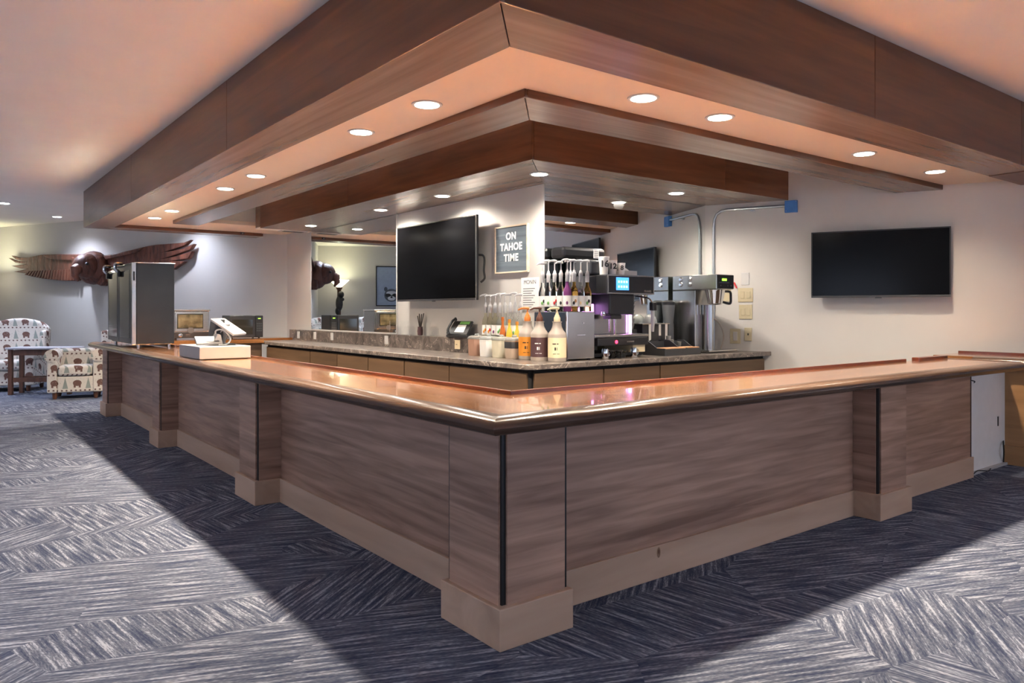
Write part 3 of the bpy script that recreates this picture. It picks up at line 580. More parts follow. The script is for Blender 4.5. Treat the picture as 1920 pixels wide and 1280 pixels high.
# milk cooler
t = thing('milk_cooler', 'steel milk cooler with dark glass door beside the espresso machine', 'cooler', (2.645, 2.58, CT))
obj('cabinet', box(BM(), .012, .335, .0, .45, .012, .43), 'steel', t, .004); obj('door', box(BM(), 0, .011, .008, .44, .015, .425), 'navy', t, .003); obj('door_edge', box(BM(), -.002, .010, -.004, .007, .012, .43), 'chrome', t)
for a, c in ((.04, .04), (.30, .04), (.04, .40), (.30, .40)): obj('foot', lathe(BM(), [(.015, 0), (.015, .012)], a, c, 10), 'black', t)
obj('lock', lathe(BM(), [(.006, 0), (.006, .004)], seg=10), 'chrome', t).matrix_local = frame((.20, -.001, .33), (1, 0, 0)); obj('handle_slot', box(BM(), .12, .22, -.004, .0, .22, .228), 'chrome', t)

# ------------------------------------------------------------------ bottles
def pump(t, z, mat, r=.013, L=.075, h=.075, dirn=(-.8, .6)):
    obj('collar', lathe(BM(), [(r * 1.5, z), (r * 1.55, z + .02), (r * 1.1, z + .028), (r * .8, z + .045), (r * .55, z + .05)], seg=12), mat, t, 0, True)
    b = BM(); d = Vector((*dirn, 0)).normalized(); T = z + .05 + h
    tube(b, [(0, 0, z + .045), (0, 0, T)], r * .42, 8); tube(b, [Vector((0, 0, T)) - d * .018, Vector((0, 0, T + .006)), Vector((0, 0, T + .004)) + d * L * .6, Vector((0, 0, T - .010)) + d * L], [r * .8, r * .9, r * .7, r * .45], 8)
    obj('pump_head', b, mat, t, 0, True)
def syrup(label, loc, liq, label_cols, fill=.62, rz=0.):
    t = thing('syrup_bottle', label, 'bottle', loc, 0, 'pump syrup bottles')
    obj('bottle_glass', lathe(BM(), [(.033, 0), (.036, .006), (.036, .17), (.032, .19), (.018, .225), (.0145, .24), (.0145, .285)], seg=18), liq, t, 0, True)
    obj('contents', lathe(BM(), [(.030, .008), (.033, .012), (.033, .19 * fill)], seg=14), {'glass': 'vanilla', 'syrup': 'yellow'}.get(liq, liq), t, 0, True) if liq in ('amber', 'purple') else None
    lb = obj('label', lathe(BM(), [(.0366, .045), (.0368, .05), (.0368, .135), (.0366, .14)], seg=18), 'paper', t, 0, True)
    for i, c in enumerate(label_cols):
        a = R(205 + rz + i * 24); b = BM(); ellipsoid(b, (math.cos(a) * .0365, math.sin(a) * .0365, .075 + .018 * (i % 2)), (.010, .010, .016), 8, 6); obj('fruit_print', b, c, lb)
    obj('neck_sleeve', lathe(BM(), [(.0165, .262), (.018, .268), (.018, .315), (.0155, .322)], seg=12), 'whiteplastic', t, 0, True)
    pump(t, .318, 'whiteplastic', L=.058, h=.062 + random.random() * .03, dirn=(-.8 + random.uniform(-.35, .35), .6 + random.uniform(-.5, .3))); return t
rear = [3.90, 3.82, 3.735, 3.655, 3.575, 3.49, 3.41, 3.33]
spec = [('syrup', ['orange', 'orange'], 'with orange fruit label nearest the desk phone'), ('syrup', ['orange', 'red'], 'with a peach on its label, second from the phone'), ('syrup', ['purple'], 'with plain grey label, third from the phone'), ('glass', ['green', 'green'], 'with green leaf label, fourth from the phone'),
        ('glass', ['red'], 'with a small red print, fifth from the phone'), ('glass', ['yellow'], 'with pale yellow label, sixth from the phone'), ('glass', ['green'], 'second from the menu card'), ('glass', ['blue'], 'closest to the menu card')]
for y_, (lq, cols, l) in zip(rear, spec): syrup('pump syrup bottle on the ledge ' + l, (2.728, y_, 1.035), lq, cols)
up = [(2.70, 2.97, 'glass', ['green', 'ink'], 'at the back beside the sign wall'), (2.70, 2.885, 'glass', ['green'], 'second from the sign wall'), (2.70, 2.80, 'syrup', ['red', 'red'], 'with red strawberry label'), (2.70, 2.715, 'syrup', ['ink'], 'with plain pale label beside the purple bottle'),
      (2.70, 2.63, 'purple', ['purple'], 'holding purple syrup at the cooler corner'), (2.78, 2.63, 'syrup_amber', ['ink', 'cork'], 'with brown nut label'), (2.82, 2.72, 'glass', ['ink'], 'standing one step back in the front row'), (2.86, 2.63, 'glass', ['cream'], 'with cream label in the front row'), (2.94, 2.63, 'syrup_amber', ['green', 'ink'], 'with white flower label nearest the espresso machine')]
for x_, y_, lq, cols, l in up: syrup('pump syrup bottle on the milk cooler ' + l, (x_, y_, CT + .431), lq, cols, rz=20)
def flask(label, loc, mat, h):   # smaller unpumped bottles in front of the ledge
    t = thing('flavour_bottle', label, 'bottle', loc)
    obj('bottle_body', lathe(BM(), [(.028, 0), (.031, .006), (.031, h * .62), (.022, h * .74), (.012, h * .84), (.012, h * .96)], seg=16), mat, t, 0, True); obj('stopper', lathe(BM(), [(.015, h * .95), (.016, h * .97), (.014, h * 1.05)], seg=12), mat if mat == 'amber' else 'orange', t, 0, True)
    obj('label', lathe(BM(), [(.0315, h * .18), (.0318, h * .2), (.0318, h * .52), (.0315, h * .54)], seg=16), 'paper', t, 0, True)
flask('small amber-red flavour bottle behind the clear tubs', (2.648, 3.505, CT), 'amber', .36); flask('small yellow flavour bottle behind the clear tubs', (2.648, 3.40, CT), 'yellow', .34); flask('small yellow-green flavour bottle beside the orange sauce jug', (2.648, 3.28, CT), 'yellow', .32)
# tubs
for i, (y_, c, l) in enumerate(((3.745, 'cocoa', 'square tub of brown cocoa powder'), (3.55, 'sugar', 'square tub of white powder'), (3.35, 'vanilla', 'square tub of cream-coloured powder'), (3.15, 'mocha', 'half-empty square tub of light brown powder'))):
    t = thing('powder_tub', l, 'tub', (2.515, y_, CT))
    obj('tub_body', lathe(BM(), [(.066, 0), (.070, .006), (.074, .14), (.074, .165)], seg=20, square=6.), c, t, 0, True)
    if i == 3: obj('clear_band', lathe(BM(), [(.0745, .095), (.0755, .10), (.0757, .15), (.0745, .155)], seg=20, square=6.), 'charcoal', t, 0, True)
    obj('lid', lathe(BM(), [(.078, .163), (.079, .17), (.074, .185), (.05, .195)], seg=20, square=6.), 'lidclear', t, 0, True); obj('lid_knob', lathe(BM(), [(.022, .194), (.025, .205), (.018, .216)], seg=12), 'lidclear', t, 0, True)
# sauce jugs
for x_, y_, lm, pm, l, mark in ((2.52, 2.965, 'orange', 'pumporange', 'caramel', 'dark'), (2.50, 2.77, 'brownlabel', 'pumpbrown', 'chocolate', 'light'), (2.555, 2.60, 'cream', 'pumpcream', 'white', 'dark')):
    t = thing('sauce_jug', {'caramel': 'sauce jug with orange label and orange pump', 'chocolate': 'sauce jug with dark brown label and brown pump', 'white': 'sauce jug with cream label and cream pump'}[l], 'sauce bottle', (x_, y_, CT))
    k = .070
    obj('jug_body', lathe(BM(), [(k * .92, 0), (k, .008), (k, .228), (k * .96, .243), (k * .68, .272), (k * .52, .30), (k * .46, .335), (k * .52, .337), (k * .52, .345)], seg=24, square=3.2), 'hdpe', t, 0, True)
    lb = obj('label', lathe(BM(), [(k * 1.008, .035), (k * 1.012, .04), (k * 1.012, .20), (k * 1.008, .205)], seg=24, square=3.2), lm, t, 0, True)
    cm = 'ink' if mark == 'dark' else 'paper'
    m4 = frame((-.058, -.052, .0), (.70, -.71, 0)); 
    for (a, c, d, e) in ((-.03, .022, .150, .158), (-.012, .012, .098, .124), (-.026, .03, .066, .070)): obj('print_mark', prism(BM(), [(a, d), (c, d), (c, e), (a, e)], 0, .002, m4), cm, lb)
    obj('cap', lathe(BM(), [(k * .40, .345), (k * .42, .35), (k * .42, .375), (k * .30, .39), (k * .2, .405)], seg=16), pm, t, 0, True); pump(t, .375, pm, .014, .085, .03, (-.8, .6))

# paper cups on the machine
def cup(label, x_, y_, h_, r_, num):
    t = thing('paper_cup', label, 'cup', (x_, y_, CT + .769))
    obj('cup_body', lathe(BM(), [(r_ * .72, 0), (r_ * .74, .003), (r_, h_ - .006), (r_ * 1.05, h_ - .003), (r_ * 1.03, h_), (r_ * .96, h_), (r_ * .70, .01)], seg=24), 'paper', t, 0, True)
    text('numeral', num, h_ * .50 if num == '16' else h_ * .52, 'ink', t, frame((-.60 * r_ * .92, -.80 * r_ * .96, h_ * .58), (.80, -.60, 0), (-.08, -.10, 1)), .0006, .0022)
cup('tall white paper cup marked 16', 3.175, 2.66, .165, .050, '16'); cup('medium white paper cup marked 12', 3.280, 2.655, .135, .044, '12'); cup('short white paper cup marked 8', 3.365, 2.62, .112, .036, '8')
t = thing('napkin_box', 'white folded paper stack on the espresso machine head', 'paper stack', (3.54, 2.68, CT + .769)); 
for i in range(4): o = obj('paper_sheet', prism(BM(), [(-.09, 0), (.10, 0), (.10, .008), (-.08, .09 - .004 * i), (-.10, .085 - .004 * i)], -.02 - i * .012, -.012 - i * .012, frame((0, 0, .0), (1, 0, 0))), 'paper', t)
obj('box_tray', box(BM(), -.09, .10, .0, .09, 0, .05), 'white', t)
# menu card
t = thing('menu_card', 'printed white card headed MONIN standing behind the syrup bottles', 'menu card'); t.matrix_world = frame((2.794, 3.40, 1.325), (0, -1, 0))
obj('sheet', box(BM(), 0, .27, 0, .31, 0, .002), 'paper', t); text('lettering', 'MONIN', .055, 'charcoal', t, Matrix.Translation((.135, .265, .0025)), .0003, .0)
for i in range(9): obj('print_line', box(BM(), .03, .16 + .05 * ((i * 7) % 3) / 2, .025 + i * .022, .031 + i * .022, .002, .0025), 'charcoal', t)

# ------------------------------------------------------------------ desk phone, stirrers, acrylic
t = thing('desk_phone', 'black desk phone with grey-green display leaning on the ledge', 'telephone', (2.715, 4.33, 1.036), R(-90))
obj('base', prism(BM(), [(-.16, 0), (.12, 0), (.12, .035), (-.10, .185), (-.14, .18)], -.11, .11, Matrix(((0, 0, 1, 0), (1, 0, 0, 0), (0, 1, 0, 0), (0, 0, 0, 1)))) if False else box(BM(), -.20, .20, -.06, .06, 0, .03), 'blackplastic', t, .008)
fm = frame((-.19, -.055, .03), (1, 0, 0), (.0, .55, .83))
obj('face', prism(BM(), [(0, 0), (.38, 0), (.36, .17), (.02, .17)], -.012, .006, fm), 'blackplastic', t, .004); obj('paper_insert', prism(BM(), [(.13, .03), (.30, .03), (.29, .12), (.14, .12)], .006, .008, fm), 'paper', t); obj('display', prism(BM(), [(.15, .128), (.33, .128), (.325, .16), (.155, .16)], .006, .009, fm), 'green', t)
b = BM(); tube(b, smoothcurve([fm @ Vector((.055, .0, .02)), fm @ Vector((.05, .04, .045)), fm @ Vector((.05, .14, .045)), fm @ Vector((.055, .185, .02))]), [.020] * 3 + [.014] * 13 + [.020] * 3, 10); obj('handset', b, 'blackplastic', t, 0, True)
for i in range(3):
    for j in range(3): obj('key', prism(BM(), [(.312, .03 + i * .028), (.325, .03 + i * .028), (.325, .048 + i * .028), (.312, .048 + i * .028)], .006, .009, fm), 'charcoal', t) if j == 0 else None
t = thing('stirrer_vase', 'small brown vase holding dark coffee stirrers', 'vase', (2.735, 5.20, 1.036))
obj('vase_body', lathe(BM(), [(.018, 0), (.03, .005), (.034, .05), (.028, .09), (.030, .10), (.024, .10), (.022, .06)], seg=14), 'brownlabel', t, 0, True)
for a, c in ((-.045, .05), (-.02, .02), (.0, -.02), (.022, -.05), (.04, .03)): obj('stirrer', tube(BM(), [(0, 0, .05), (c * .4, a, .24 + c * .3)], .006, 6), 'bronze', t)
for y0, y1, l in ((5.70, 5.86, 'clear acrylic stand overlapping the mirror edge'), (5.42, 5.60, 'clear acrylic stand under the television'), (4.92, 5.08, 'clear acrylic stand between the stirrers and the desk phone')):
    t = thing('acrylic_stand', l, 'display stand', (0, 0, 0)); obj('panel', box(BM(), 2.70, 2.703, y0, y1, 1.036, 1.20), 'acrylic', t); obj('foot', box(BM(), 2.704, 2.755, y0, y1, 1.036, 1.039), 'acrylic', t)

# ------------------------------------------------------------------ brewer and its neighbours
t = thing('coffee_brewer', 'stainless steel coffee brewer with black control panel and brew basket', 'coffee brewer', (4.58, 2.72, CT))
obj('base_tray', box(BM(), .04, .52, -.13, .02, .012, .03), 'steel', t, .004); obj('column', box(BM(), 0, .28, .021, .32, .012, .655), 'steel', t, .004); obj('side_seam', box(BM(), -.002, -.0005, .02, .32, .648, .652), 'steeldark', t)
obj('head', box(BM(), 0, .28, -.25, .32, .658, .81), 'steel', t, .006); k = obj('control_panel', box(BM(), .005, .275, -.258, -.2505, .665, .805), 'black', t, .003)
obj('lcd', box(BM(), .08, .155, -.260, -.258, .745, .768), 'lcdgreen', k); obj('panel_strip', box(BM(), .03, .19, -.260, -.258, .722, .732), 'steel', k)
for x_ in (.05, .165, .22): obj('button', box(BM(), x_, x_ + .012, -.261, -.258, .690, .702), 'steel', k)
for i, y_ in enumerate((.21, .09)):
    for z_ in (.77, .715): obj('vent_knob', lathe(BM(), [(.022, 0), (.024, .006), (.015, .014)], seg=14), 'chrome' if i == 0 else 'steel', t, 0, True).matrix_local = frame((-.001, y_, z_), (0, -1, 0))
obj('brew_basket', lathe(BM(), [(.055, .50), (.075, .515), (.10, .64), (.105, .655)], .15, -.12, 20), 'chrome', t, 0, True)
obj('basket_handle', tube(BM(), smoothcurve([(.245, -.16, .64), (.33, -.17, .635), (.345, -.17, .58), (.33, -.17, .515), (.24, -.15, .53)]), .013, 8), 'black', t, 0, True)
obj('spray_pipe', lathe(BM(), [(.045, .012), (.045, .50)], .16, -.035, 14), 'steel', t, 0, True); obj('sight_glass', lathe(BM(), [(.02, .40), (.02, .50)], .06, -.02, 10), 'glass', t)
cord('grey water hose arching from the brewer to the wall outlet', [(4.862, 2.90, 1.24), (4.95, 2.86, 1.255), (5.08, 2.82, 1.19), (5.18, 2.83, 1.05), (5.17, 2.86, .90)], .009, 'hdpe')
def organiser(label, x0, x1, y0):
    t = thing('lid_organiser', label, 'organiser', (x0, y0, CT)); wd = x1 - x0
    P = Matrix(((0, 0, 1, 0), (1, 0, 0, 0), (0, 1, 0, 0), (0, 0, 0, 1)))
    for a in (0, wd - .01): obj('side_panel', prism(BM(), [(0, 0), (.30, 0), (.30, .14), (.22, .14), (.10, .07), (0, .07)], a, a + .01, P), 'charcoal', t)
    obj('front_panel', box(BM(), .01, wd - .01, 0, .01, 0, .065), 'charcoal', t); obj('back_panel', box(BM(), .01, wd - .01, .29, .30, 0, .13), 'charcoal', t); obj('bottom', box(BM(), .01, wd - .01, .01, .29, 0, .01), 'charcoal', t)
    obj('cork_tray', box(BM(), .01, wd - .01, .011, .16, .062, .074), 'cork', t, .003)
organiser('longer charcoal organiser with cork tray beside the espresso machine', 3.90, 4.235, 2.56); organiser('smaller charcoal organiser with cork tray next to the brewer', 4.25, 4.47, 2.58)
t = thing('glass_rinser', 'black counter unit with silver bands and a domed clear hood', 'dispenser', (3.96, 2.905, CT))
obj('unit_body', box(BM(), 0, .40, 0, .16, 0, .30), 'blackplastic', t, .006); obj('top_plate', box(BM(), -.01, .41, -.01, .17, .30, .312), 'steel', t, .003)
for x_ in (.09, .24, .34): obj('silver_band', box(BM(), x_, x_ + .035, -.004, 0, .05, .30), 'chrome', t)
obj('dome', lathe(BM(), [(.075, .312), (.073, .34), (.06, .375), (.03, .40), (.012, .405)], .20, .08, 18), 'lidclear', t, 0, True)
t = thing('blender_jar', 'dark patterned blender jar standing behind the domed hood', 'blender jar', (4.465, 3.00, CT)); obj('jar', lathe(BM(), [(.055, .0), (.055, .30), (.05, .31), (.07, .50), (.06, .52)], seg=16), 'charcoal', t, 0, True); obj('lid', lathe(BM(), [(.07, .50), (.072, .53), (.04, .55)], seg=16), 'black', t, 0, True)
t = thing('cup_sleeve', 'tall sleeve of stacked clear plastic cups behind the steam wand', 'cup stack', (3.86, 2.99, CT)); 
for i in range(9): obj('cup', lathe(BM(), [(.040, .25 + i * .045), (.055, .31 + i * .045), (.057, .312 + i * .045), (.050, .313 + i * .045)], seg=16), 'lidclear', t, 0, True)
obj('holder_base', box(BM(), -.06, .06, -.05, .05, 0, .25), 'black', t, .005)
t = thing('green_label_bag', 'pale coffee bag with green band behind the espresso machine', 'bag', (3.72, 3.055, CT)); obj('bag_body', box(BM(), -.06, .10, -.012, .012, .30, .76), 'cardboard', t, .01); obj('green_band', box(BM(), -.061, .101, -.0125, .0125, .70, .765), 'green', t, .01); obj('rack_post', box(BM(), -.03, .05, -.010, .010, 0, .30), 'black', t)
for i, (x_, y_, h_) in enumerate(((4.285, 2.845, .17), (4.34, 2.85, .13), (4.395, 2.80, .11))):
    t = thing('clear_tumbler', ['tallest clear plastic cup stack by the charcoal organisers', 'middle clear plastic cup by the charcoal organisers', 'shortest clear plastic cup by the charcoal organisers'][i], 'cup', (x_, y_, CT + .01 if x_ > 4.26 else CT)); obj('cup_body', lathe(BM(), [(.018, 0), (.020, .004), (.026, h_), (.023, h_), (.017, .008)], seg=14), 'lidclear', t, 0, True); obj('rim', lathe(BM(), [(.026, h_ - .004), (.028, h_), (.025, h_ + .002)], seg=14), 'lidclear', t)

# ------------------------------------------------------------------ on the bar: chiller, till, oven, microwave
BT = .9135
t = thing('bottle_chiller', 'tall grey steel two-door chiller standing on the bar', 'chiller', (.03, 6.82, BT))
obj('cabinet', box(BM(), .045, .44, 0, 1.42, .03, .94), 'steeldark', t, .006)
for k_ in range(2):
    d = obj('door', box(BM(), 0, .044, .03 + k_ * .69, .03 + k_ * .69 + .68, .05, .90), 'steeldark', t, .004); obj('door_glass', box(BM(), -.003, .0, .12 + k_ * .69, .64 + k_ * .69, .10, .86), 'ovenglass', d)
    obj('hinge_hook', tube(BM(), smoothcurve([(-.02, .62 + k_ * .69, .86), (-.055, .62 + k_ * .69, .90), (-.05, .62 + k_ * .69, .95), (.02, .62 + k_ * .69, .955)]), .018, 8), 'chrome', d, 0, True)
    obj('latch', box(BM(), -.035, -.004, .58 + k_ * .69, .66 + k_ * .69, .80, .87), 'black', d, .008)
obj('corner_trim', box(BM(), .0, .043, -.004, .029, .03, .94), 'steel', t, .003); obj('side_handle', box(BM(), .012, .03, -.010, -.004, .74, .84), 'steeldark', t, .003)
for a, c in ((.08, .06), (.40, .06), (.08, 1.36), (.40, 1.36)): obj('foot', lathe(BM(), [(.02, 0), (.02, .03)], a, c, 10), 'steel', t)
obj('top_edge', box(BM(), .03, .45, -.004, 1.424, .935, .945), 'steel', t, .002)
t = thing('cash_drawer', 'low white cash drawer box on the bar', 'cash drawer', (.01, 4.12, BT)); obj('drawer_body', box(BM(), 0, .42, 0, .62, .004, .108), 'whiteplastic', t, .004); obj('drawer_front', box(BM(), .002, .418, -.004, 0, .008, .104), 'white', t, .002)
for a, c in ((.03, .03), (.39, .03), (.03, .59), (.39, .59)): obj('foot', box(BM(), a - .01, a + .01, c - .01, c + .01, 0, .004), 'black', t)
ZD = BT + .1085
t = thing('point_of_sale_tablet', 'white tablet till on a tilted stand with a dark customer screen', 'tablet', (.27, 4.42, ZD))
obj('base_plate', box(BM(), -.10, .10, -.09, .09, 0, .012), 'charcoal', t, .004); obj('stand', prism(BM(), [(-.03, 0), (.03, 0), (.075, .17), (.03, .17)], -.03, .03, frame((.0, 0, .012), (.8, -.6, 0))), 'whiteplastic', t, .006)
pm = frame((.06, -.02, .155), (.6, .8, 0), (.66, -.50, -.56)); obj('tablet_back', prism(BM(), [(-.16, -.12), (.16, -.12), (.16, .12), (-.16, .12)], -.010, .010, pm), 'whiteplastic', t, .006); obj('tablet_screen', prism(BM(), [(-.148, -.108), (.148, -.108), (.148, .108), (-.148, .108)], .0102, .0125, pm), 'tvscreen', t)
dm = frame((-.03, .03, .13), (.55, -.83, 0), (.30, .2, .93)); obj('customer_screen', prism(BM(), [(-.055, -.105), (.095, -.105), (.065, .095), (-.085, .095)], -.006, .006, dm), 'charcoal', t, .004)
t = thing('card_terminal', 'white card payment terminal lying on the cash drawer', 'card terminal', (.10, 4.36, ZD), R(20))
P = Matrix(((0, 0, 1, 0), (1, 0, 0, 0), (0, 1, 0, 0), (0, 0, 0, 1)))
obj('dock', prism(BM(), [(-.04, 0), (.05, 0), (.03, .09), (.0, .10)], -.04, .05, frame((.10, -.04, 0), (.9, -.3, 0))), 'white', t, .005)
tm = frame((-.08, -.03, .025), (.93, -.37, 0), (.22, .55, .35)); obj('handset_body', prism(BM(), [(0, -.02), (.20, -.02), (.20, .09), (0, .09)], -.014, .010, tm), 'whiteplastic', t, .006); obj('display', prism(BM(), [(.06, -.005), (.185, -.005), (.185, .075), (.06, .075)], .010, .012, tm), 'charcoal', t)
cord('white cable looping over the card terminal', [(.24, 4.40, ZD + .02), (.20, 4.33, ZD + .12), (.25, 4.27, ZD + .13), (.31, 4.28, ZD + .06), (.27, 4.26, ZD + .01), (.20, 4.25, ZD + .008)], .007, 'white')
t = thing('countertop_oven', 'stainless countertop oven with window and dark control strip', 'oven', (.98, 8.98, BT))
obj('body', box(BM(), 0, .49, .02, .40, .02, .405), 'steel', t, .008); obj('top_cap', box(BM(), -.008, .498, -.006, .41, .405, .43), 'steel', t, .006); k = obj('door', box(BM(), .02, .47, 0, .02, .11, .40), 'steel', t, .006)
obj('window', box(BM(), .045, .40, -.004, .0, .155, .365), 'ovenglass', k, .02); obj('window_glow', box(BM(), .06, .39, -.0055, -.004, .17, .35), 'foodwarm', k); obj('badge', lathe(BM(), [(.045, 0), (.045, .004)], seg=16), 'charcoal', k).matrix_local = frame((.23, -.001, .132), (1, 0, 0), (0, 0, .45))  # thin brown sheet over the oven glass carries a painted reflection
p = obj('control_strip', box(BM(), .005, .485, -.004, .02, .02, .105), 'black', t, .004); obj('dial', lathe(BM(), [(.028, 0), (.028, .012), (.018, .014)], seg=18), 'chrome', p, 0, True).matrix_local = frame((.09, -.005, .062), (1, 0, 0))
for i in range(2): obj('print_mark', box(BM(), .16, .22, -.0055, -.004, .05 + i * .02, .055 + i * .02), 'steel', p)
for a, c in ((.04, .05), (.45, .05), (.04, .37), (.45, .37)): obj('foot', lathe(BM(), [(.016, 0), (.016, .02)], a, c, 10), 'black', t)
t = thing('microwave_oven', 'black microwave oven at the end of the bar', 'microwave', (1.75, 8.98, BT)); obj('body', box(BM(), 0, .50, .015, .36, .012, .34), 'blackplastic', t, .006); k = obj('door', box(BM(), .004, .38, 0, .014, .016, .336), 'blackplastic', t, .004); obj('window', box(BM(), .04, .34, -.003, 0, .06, .28), 'ovenglass', k)
p = obj('control_panel', box(BM(), .384, .496, 0, .014, .016, .336), 'black', t, .003); obj('clock', box(BM(), .42, .46, -.002, 0, .287, .299), 'lcdgreen', p)
for i in range(4):
    for j in range(3): obj('key', box(BM(), .40 + j * .028, .422 + j * .028, -.002, 0, .10 + i * .035, .122 + i * .035), 'charcoal', p)
for a, c in ((.05, .05), (.45, .05), (.05, .32), (.45, .32)): obj('foot', lathe(BM(), [(.014, 0), (.014, .012)], a, c, 10), 'black', t)

# ------------------------------------------------------------------ carved eagle
t = thing('carved_eagle', 'carved reddish wooden eagle with spread wings on the far wall', 'wall sculpture'); t.matrix_world = frame(we(4.5, 0, .02), -WEd)
Lw = [(-.10, 2.37), (-1.056, 2.402), (-1.502, 2.406), (-1.894, 2.367), (-2.211, 2.371), (-2.448, 2.421), (-2.279, 2.331), (-1.994, 2.300), (-2.3, 2.312), (-2.534, 2.376), (-2.312, 2.279), (-1.994, 2.239), (-2.25, 2.222), (-2.448, 2.22), (-2.177, 2.16), (-1.944, 2.144), (-2.2, 2.112), (-2.38, 2.102), (-2.052, 2.063), (-1.88, 2.06), (-.10, 1.99)]
Rw = [(.15, 2.332), (.604, 2.357), (1.394, 2.461), (1.636, 2.481), (2.325, 2.491), (2.49, 2.536), (2.351, 2.444), (1.873, 2.344), (2.3, 2.384), (2.565, 2.463), (2.477, 2.368), (1.847, 2.229), (2.197, 2.274), (2.527, 2.341), (2.427, 2.211), (2.075, 2.185), (2.35, 2.169), (2.075, 2.038), (1.052, 1.967), (.15, 1.985)]
obj('wing', prism(BM(), Lw, .02, .10), 'eagle', t, .012); obj('wing', prism(BM(), Rw, .02, .10), 'eagle', t, .012)
obj('wing_shoulder', prism(BM(), [(-.10, 2.36), (-1.0, 2.39), (-1.45, 2.40), (-1.25, 2.33), (-1.0, 2.29), (-.10, 2.24)], .10, .14), 'eagle', t, .015); obj('wing_shoulder', prism(BM(), [(.30, 2.33), (.6, 2.345), (1.39, 2.45), (1.25, 2.37), (.9, 2.31), (.30, 2.24)], .10, .14), 'eagle', t, .015)
for i in range(19):
    x0 = -.42 - i * .078; sl = .006 * i; z0 = 1.885 + .0014 * i * i * .3
    obj('feather', prism(BM(), [(x0, 2.10), (x0 - .062, 2.10), (x0 - .062 - sl, z0 + .01), (x0 - .035 - sl, z0), (x0 - sl, z0 + .01)], .03, .115), 'eagle', t, .008)
b = BM(); ellipsoid(b, (.10, 2.11, .16), (.34, .31, .24), 18, 12); obj('body', b, 'eagle', t, 0, True)
b = BM(); ellipsoid(b, (.16, 2.13, .33), (.23, .23, .24), 18, 12); o = obj('head', b, 'eagle', t, 0, True)
k = BM(); tube(k, [(.18, 2.09, .46), (.20, 2.04, .58), (.21, 1.95, .60), (.22, 1.85, .54)], [.12, .10, .065, .015], 12); obj('beak', k, 'eagle', o, 0, True)
for a in (-.02, .34): k = BM(); ellipsoid(k, (a, 2.16, .46), (.03, .03, .03), 10, 8); obj('eye', k, 'bronze', o, 0, True)
obj('breast', prism(BM(), [(-.14, 2.10), (.40, 2.10), (.42, 1.85), (.33, 1.77), (.24, 1.80), (.05, 1.90)], .03, .20), 'eagle', t, .03)
for i in range(5): obj('breast_groove', prism(BM(), [(-.20 + i * .07, 2.30 - i * .02), (-.17 + i * .07, 2.30 - i * .02), (-.10 + i * .06, 2.02), (-.13 + i * .06, 2.02)], .34 + .03 * i, .40 + .02 * i), 'eagle', t, .01)

# ------------------------------------------------------------------ lounge furniture
def armchair(label, loc, rz, tall, wd=.80, dp=.80, armh=.64, backh=1.15, seat=.44):
    t = thing('armchair', label, 'armchair', loc, rz, 'patterned lounge chairs'); hw = wd / 2
    obj('seat_base', box(BM(), -hw + .13, hw - .13, -dp / 2 + .03, dp / 2 - .05, .10, .34), 'fabric', t, .02); obj('cushion', box(BM(), -hw + .145, hw - .145, -dp / 2, dp / 2 - .16, .345, seat + .06), 'fabric', t, .045, seg=4)
    for s_ in (-1, 1):
        a = obj('arm', box(BM(), s_ * (hw - .07) - .065, s_ * (hw - .07) + .065, -dp / 2 + .01, dp / 2 - .03, .10, armh - .06), 'fabric', t, .02)
        b = BM(); tube(b, [(s_ * (hw - .065), -dp / 2 - .005, armh - .08), (s_ * (hw - .065), dp / 2 - .04, armh - .08)], .095, 18); obj('arm_roll', b, 'fabric', a, 0, True)
        b = BM(); tube(b, [(s_ * (hw - .065), -dp / 2 - .012, armh - .08), (s_ * (hw - .065), -dp / 2 - .004, armh - .08)], .075, 18); obj('roll_front', b, 'fabric', a, 0, True)
    if tall:
        n = 8; pts = [(-hw + .02, .30), (-hw + .02, backh - .16)] + [(-hw + .02 + (wd - .04) * i / n, backh - .16 + .16 * math.sin(math.pi * i / n) ** .5) for i in range(1, n)] + [(hw - .02, backh - .16), (hw - .02, .30)]
        obj('backrest', prism(BM(), pts, -.11, .10, frame((0, dp / 2 - .08, 0), (1, 0, 0), (0, .12, 1))), 'fabric', t, .06, seg=4)
        for s_ in (-1, 1): obj('wing', prism(BM(), [(0, armh - .1), (.26, armh - .1), (.24, backh - .22), (.05, backh - .20)], s_ * (hw - .05) - .05, s_ * (hw - .05) + .05, Matrix(((0, 0, 1, 0), (-1, 0, 0, dp / 2), (0, 1, 0, 0), (0, 0, 0, 1)))), 'fabric', t, .04, seg=4)
    else: obj('backrest', box(BM(), -hw + .10, hw - .10, dp / 2 - .20, dp / 2 - .02, .30, backh), 'fabric', t, .06, seg=4)
    for a in (-hw + .10, hw - .10):
        for c in (-dp / 2 + .08, dp / 2 - .12): obj('leg', lathe(BM(), [(.022, 0), (.032, .03), (.036, .10)], a, c, 12), 'chairwood', t, 0, True)
    return t
armchair('tall wing-backed armchair in bear print fabric beyond the small table', (-.66, 12.85, 0), R(-23), True, .95, .82, .66, 1.20)
armchair('low armchair in bear print fabric beside the bar end', (.07, 10.96, 0), R(-14), False, .74, .66, .73, .74)
armchair('bear print armchair hidden behind the steel chiller', (.80, 11.88, 0), R(-40), True, .80, .74, .66, 1.20)
t = thing('side_table', 'dark wooden side table with pale glossy top between the armchairs', 'table', (-.18, 11.76, 0), R(-32))
obj('tabletop', box(BM(), -.60, .40, -.22, .22, .715, .745), 'tablewhite', t, .006)
for a in (-.54, .34):
    for c in (-.16, .16): obj('leg', box(BM(), a - .03, a + .03, c - .03, c + .03, 0, .715), 'chairwood', t, .005)
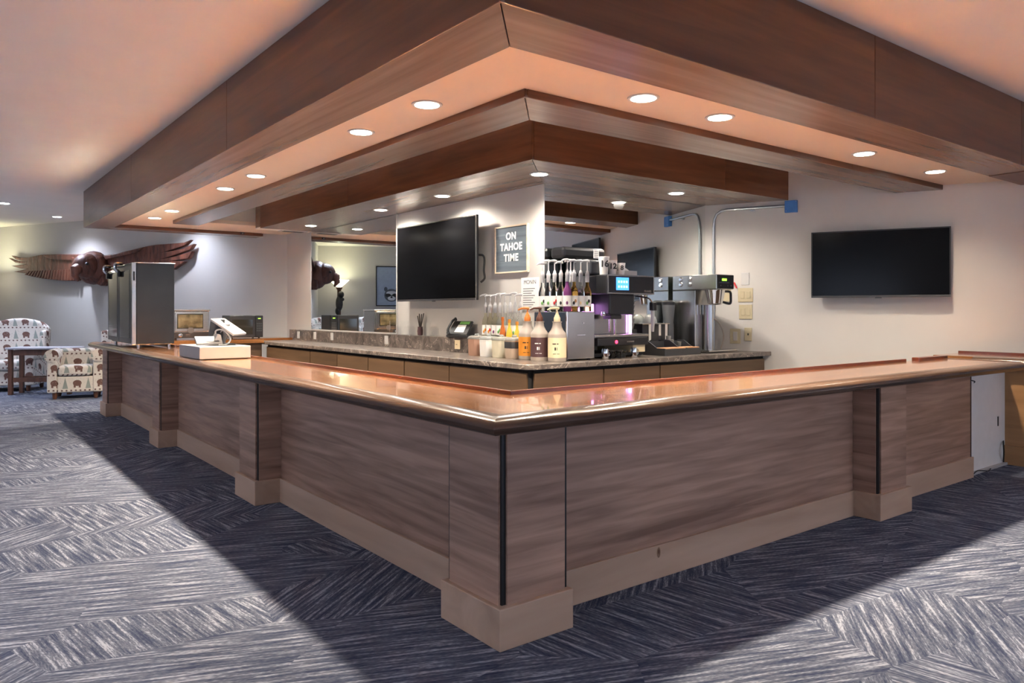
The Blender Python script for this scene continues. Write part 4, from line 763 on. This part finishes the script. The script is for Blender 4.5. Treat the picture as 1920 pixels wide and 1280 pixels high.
for c in (-.16, .16): obj('apron', box(BM(), -.51, .31, c - .012, c + .012, .62, .70), 'chairwood', t, .003); obj('stretcher', box(BM(), -.51, .31, c - .015, c + .015, .20, .27), 'chairwood', t, .003)
for a in (-.54, .34): obj('end_rail', box(BM(), a - .012, a + .012, -.13, .13, .62, .70), 'chairwood', t, .003)
# torchiere lamp with carved bear, seen in the mirror and in the chiller doors
lp = KC + LWd * .55 + LWn * .42
t = thing('floor_lamp', 'torchiere floor lamp with a bear climbing its post, seen in the mirror', 'floor lamp', (lp.x, lp.y, 0))
obj('base', lathe(BM(), [(.18, 0), (.19, .02), (.08, .05), (.05, .08)], seg=20), 'bronze', t, 0, True); obj('post', lathe(BM(), [(.045, .08), (.05, .6), (.042, 1.2), (.05, 1.86), (.08, 1.90), (.08, 1.93)], seg=12), 'chairwood', t, 0, True)
b = BM(); ellipsoid(b, (.03, -.07, 1.52), (.09, .10, .20)); ellipsoid(b, (.0, -.10, 1.74), (.08, .09, .09)); ellipsoid(b, (-.05, -.05, 1.62), (.05, .10, .05)); ellipsoid(b, (.07, -.05, 1.32), (.05, .08, .10)); obj('bear_figure', b, 'bronze', t, 0, True)
b = BM(); lathe(b, [(.05, 1.93), (.10, 1.97), (.24, 2.10), (.255, 2.115), (.235, 2.11), (.09, 1.985)], seg=24); obj('lamp_shade', b, 'shade', t, 0, True)
ld = bpy.data.lights.new('lamp_glow', 'POINT'); ld.energy = 3.5; ld.color = (.95, 1.0, .78); ld.shadow_soft_size = .06; lo = bpy.data.objects.new('lamp_glow', ld); COL.objects.link(lo); lo.parent = t; lo.location = (0, 0, 2.08)
pa = KC + LWd * 2.30 + LWn * .004
t = thing('framed_picture', 'black-framed picture of a raccoon face on grey-blue, seen in the mirror', 'picture'); t.matrix_world = frame((pa.x, pa.y, 1.48), -LWd)
obj('print', box(BM(), 0, .80, 0, 1.0, 0, .012), 'photo', t)
for a, c, d, e in ((-.025, 0, -.025, 1.025), (.80, .825, -.025, 1.025), (0, .8, -.025, 0), (0, .8, 1.0, 1.025)): obj('frame_bar', box(BM(), a, c, d, e, 0, .03), 'black', t)
cx_, cz_ = .42, .26
def disc(nm, mt, x, y, rx, ry, z): b = BM(); prism(b, [(x + rx * math.cos(2 * math.pi * i / 20), y + ry * math.sin(2 * math.pi * i / 20)) for i in range(20)], z, z + .001); obj(nm, b, mt, t)
disc('face_print', 'fur', cx_, cz_, .19, .17, .012); disc('face_print', 'furlight', cx_, cz_ + .06, .14, .05, .013); disc('mask_print', 'black', cx_ - .09, cz_ + .0, .075, .045, .0142); disc('mask_print', 'black', cx_ + .09, cz_, .075, .045, .0142)
disc('muzzle_print', 'furlight', cx_, cz_ - .08, .10, .06, .0142); disc('nose_print', 'black', cx_, cz_ - .05, .03, .025, .0155)
for s_ in (-1, 1): disc('ear_print', 'fur', cx_ + s_ * .15, cz_ + .16, .045, .06, .0121)
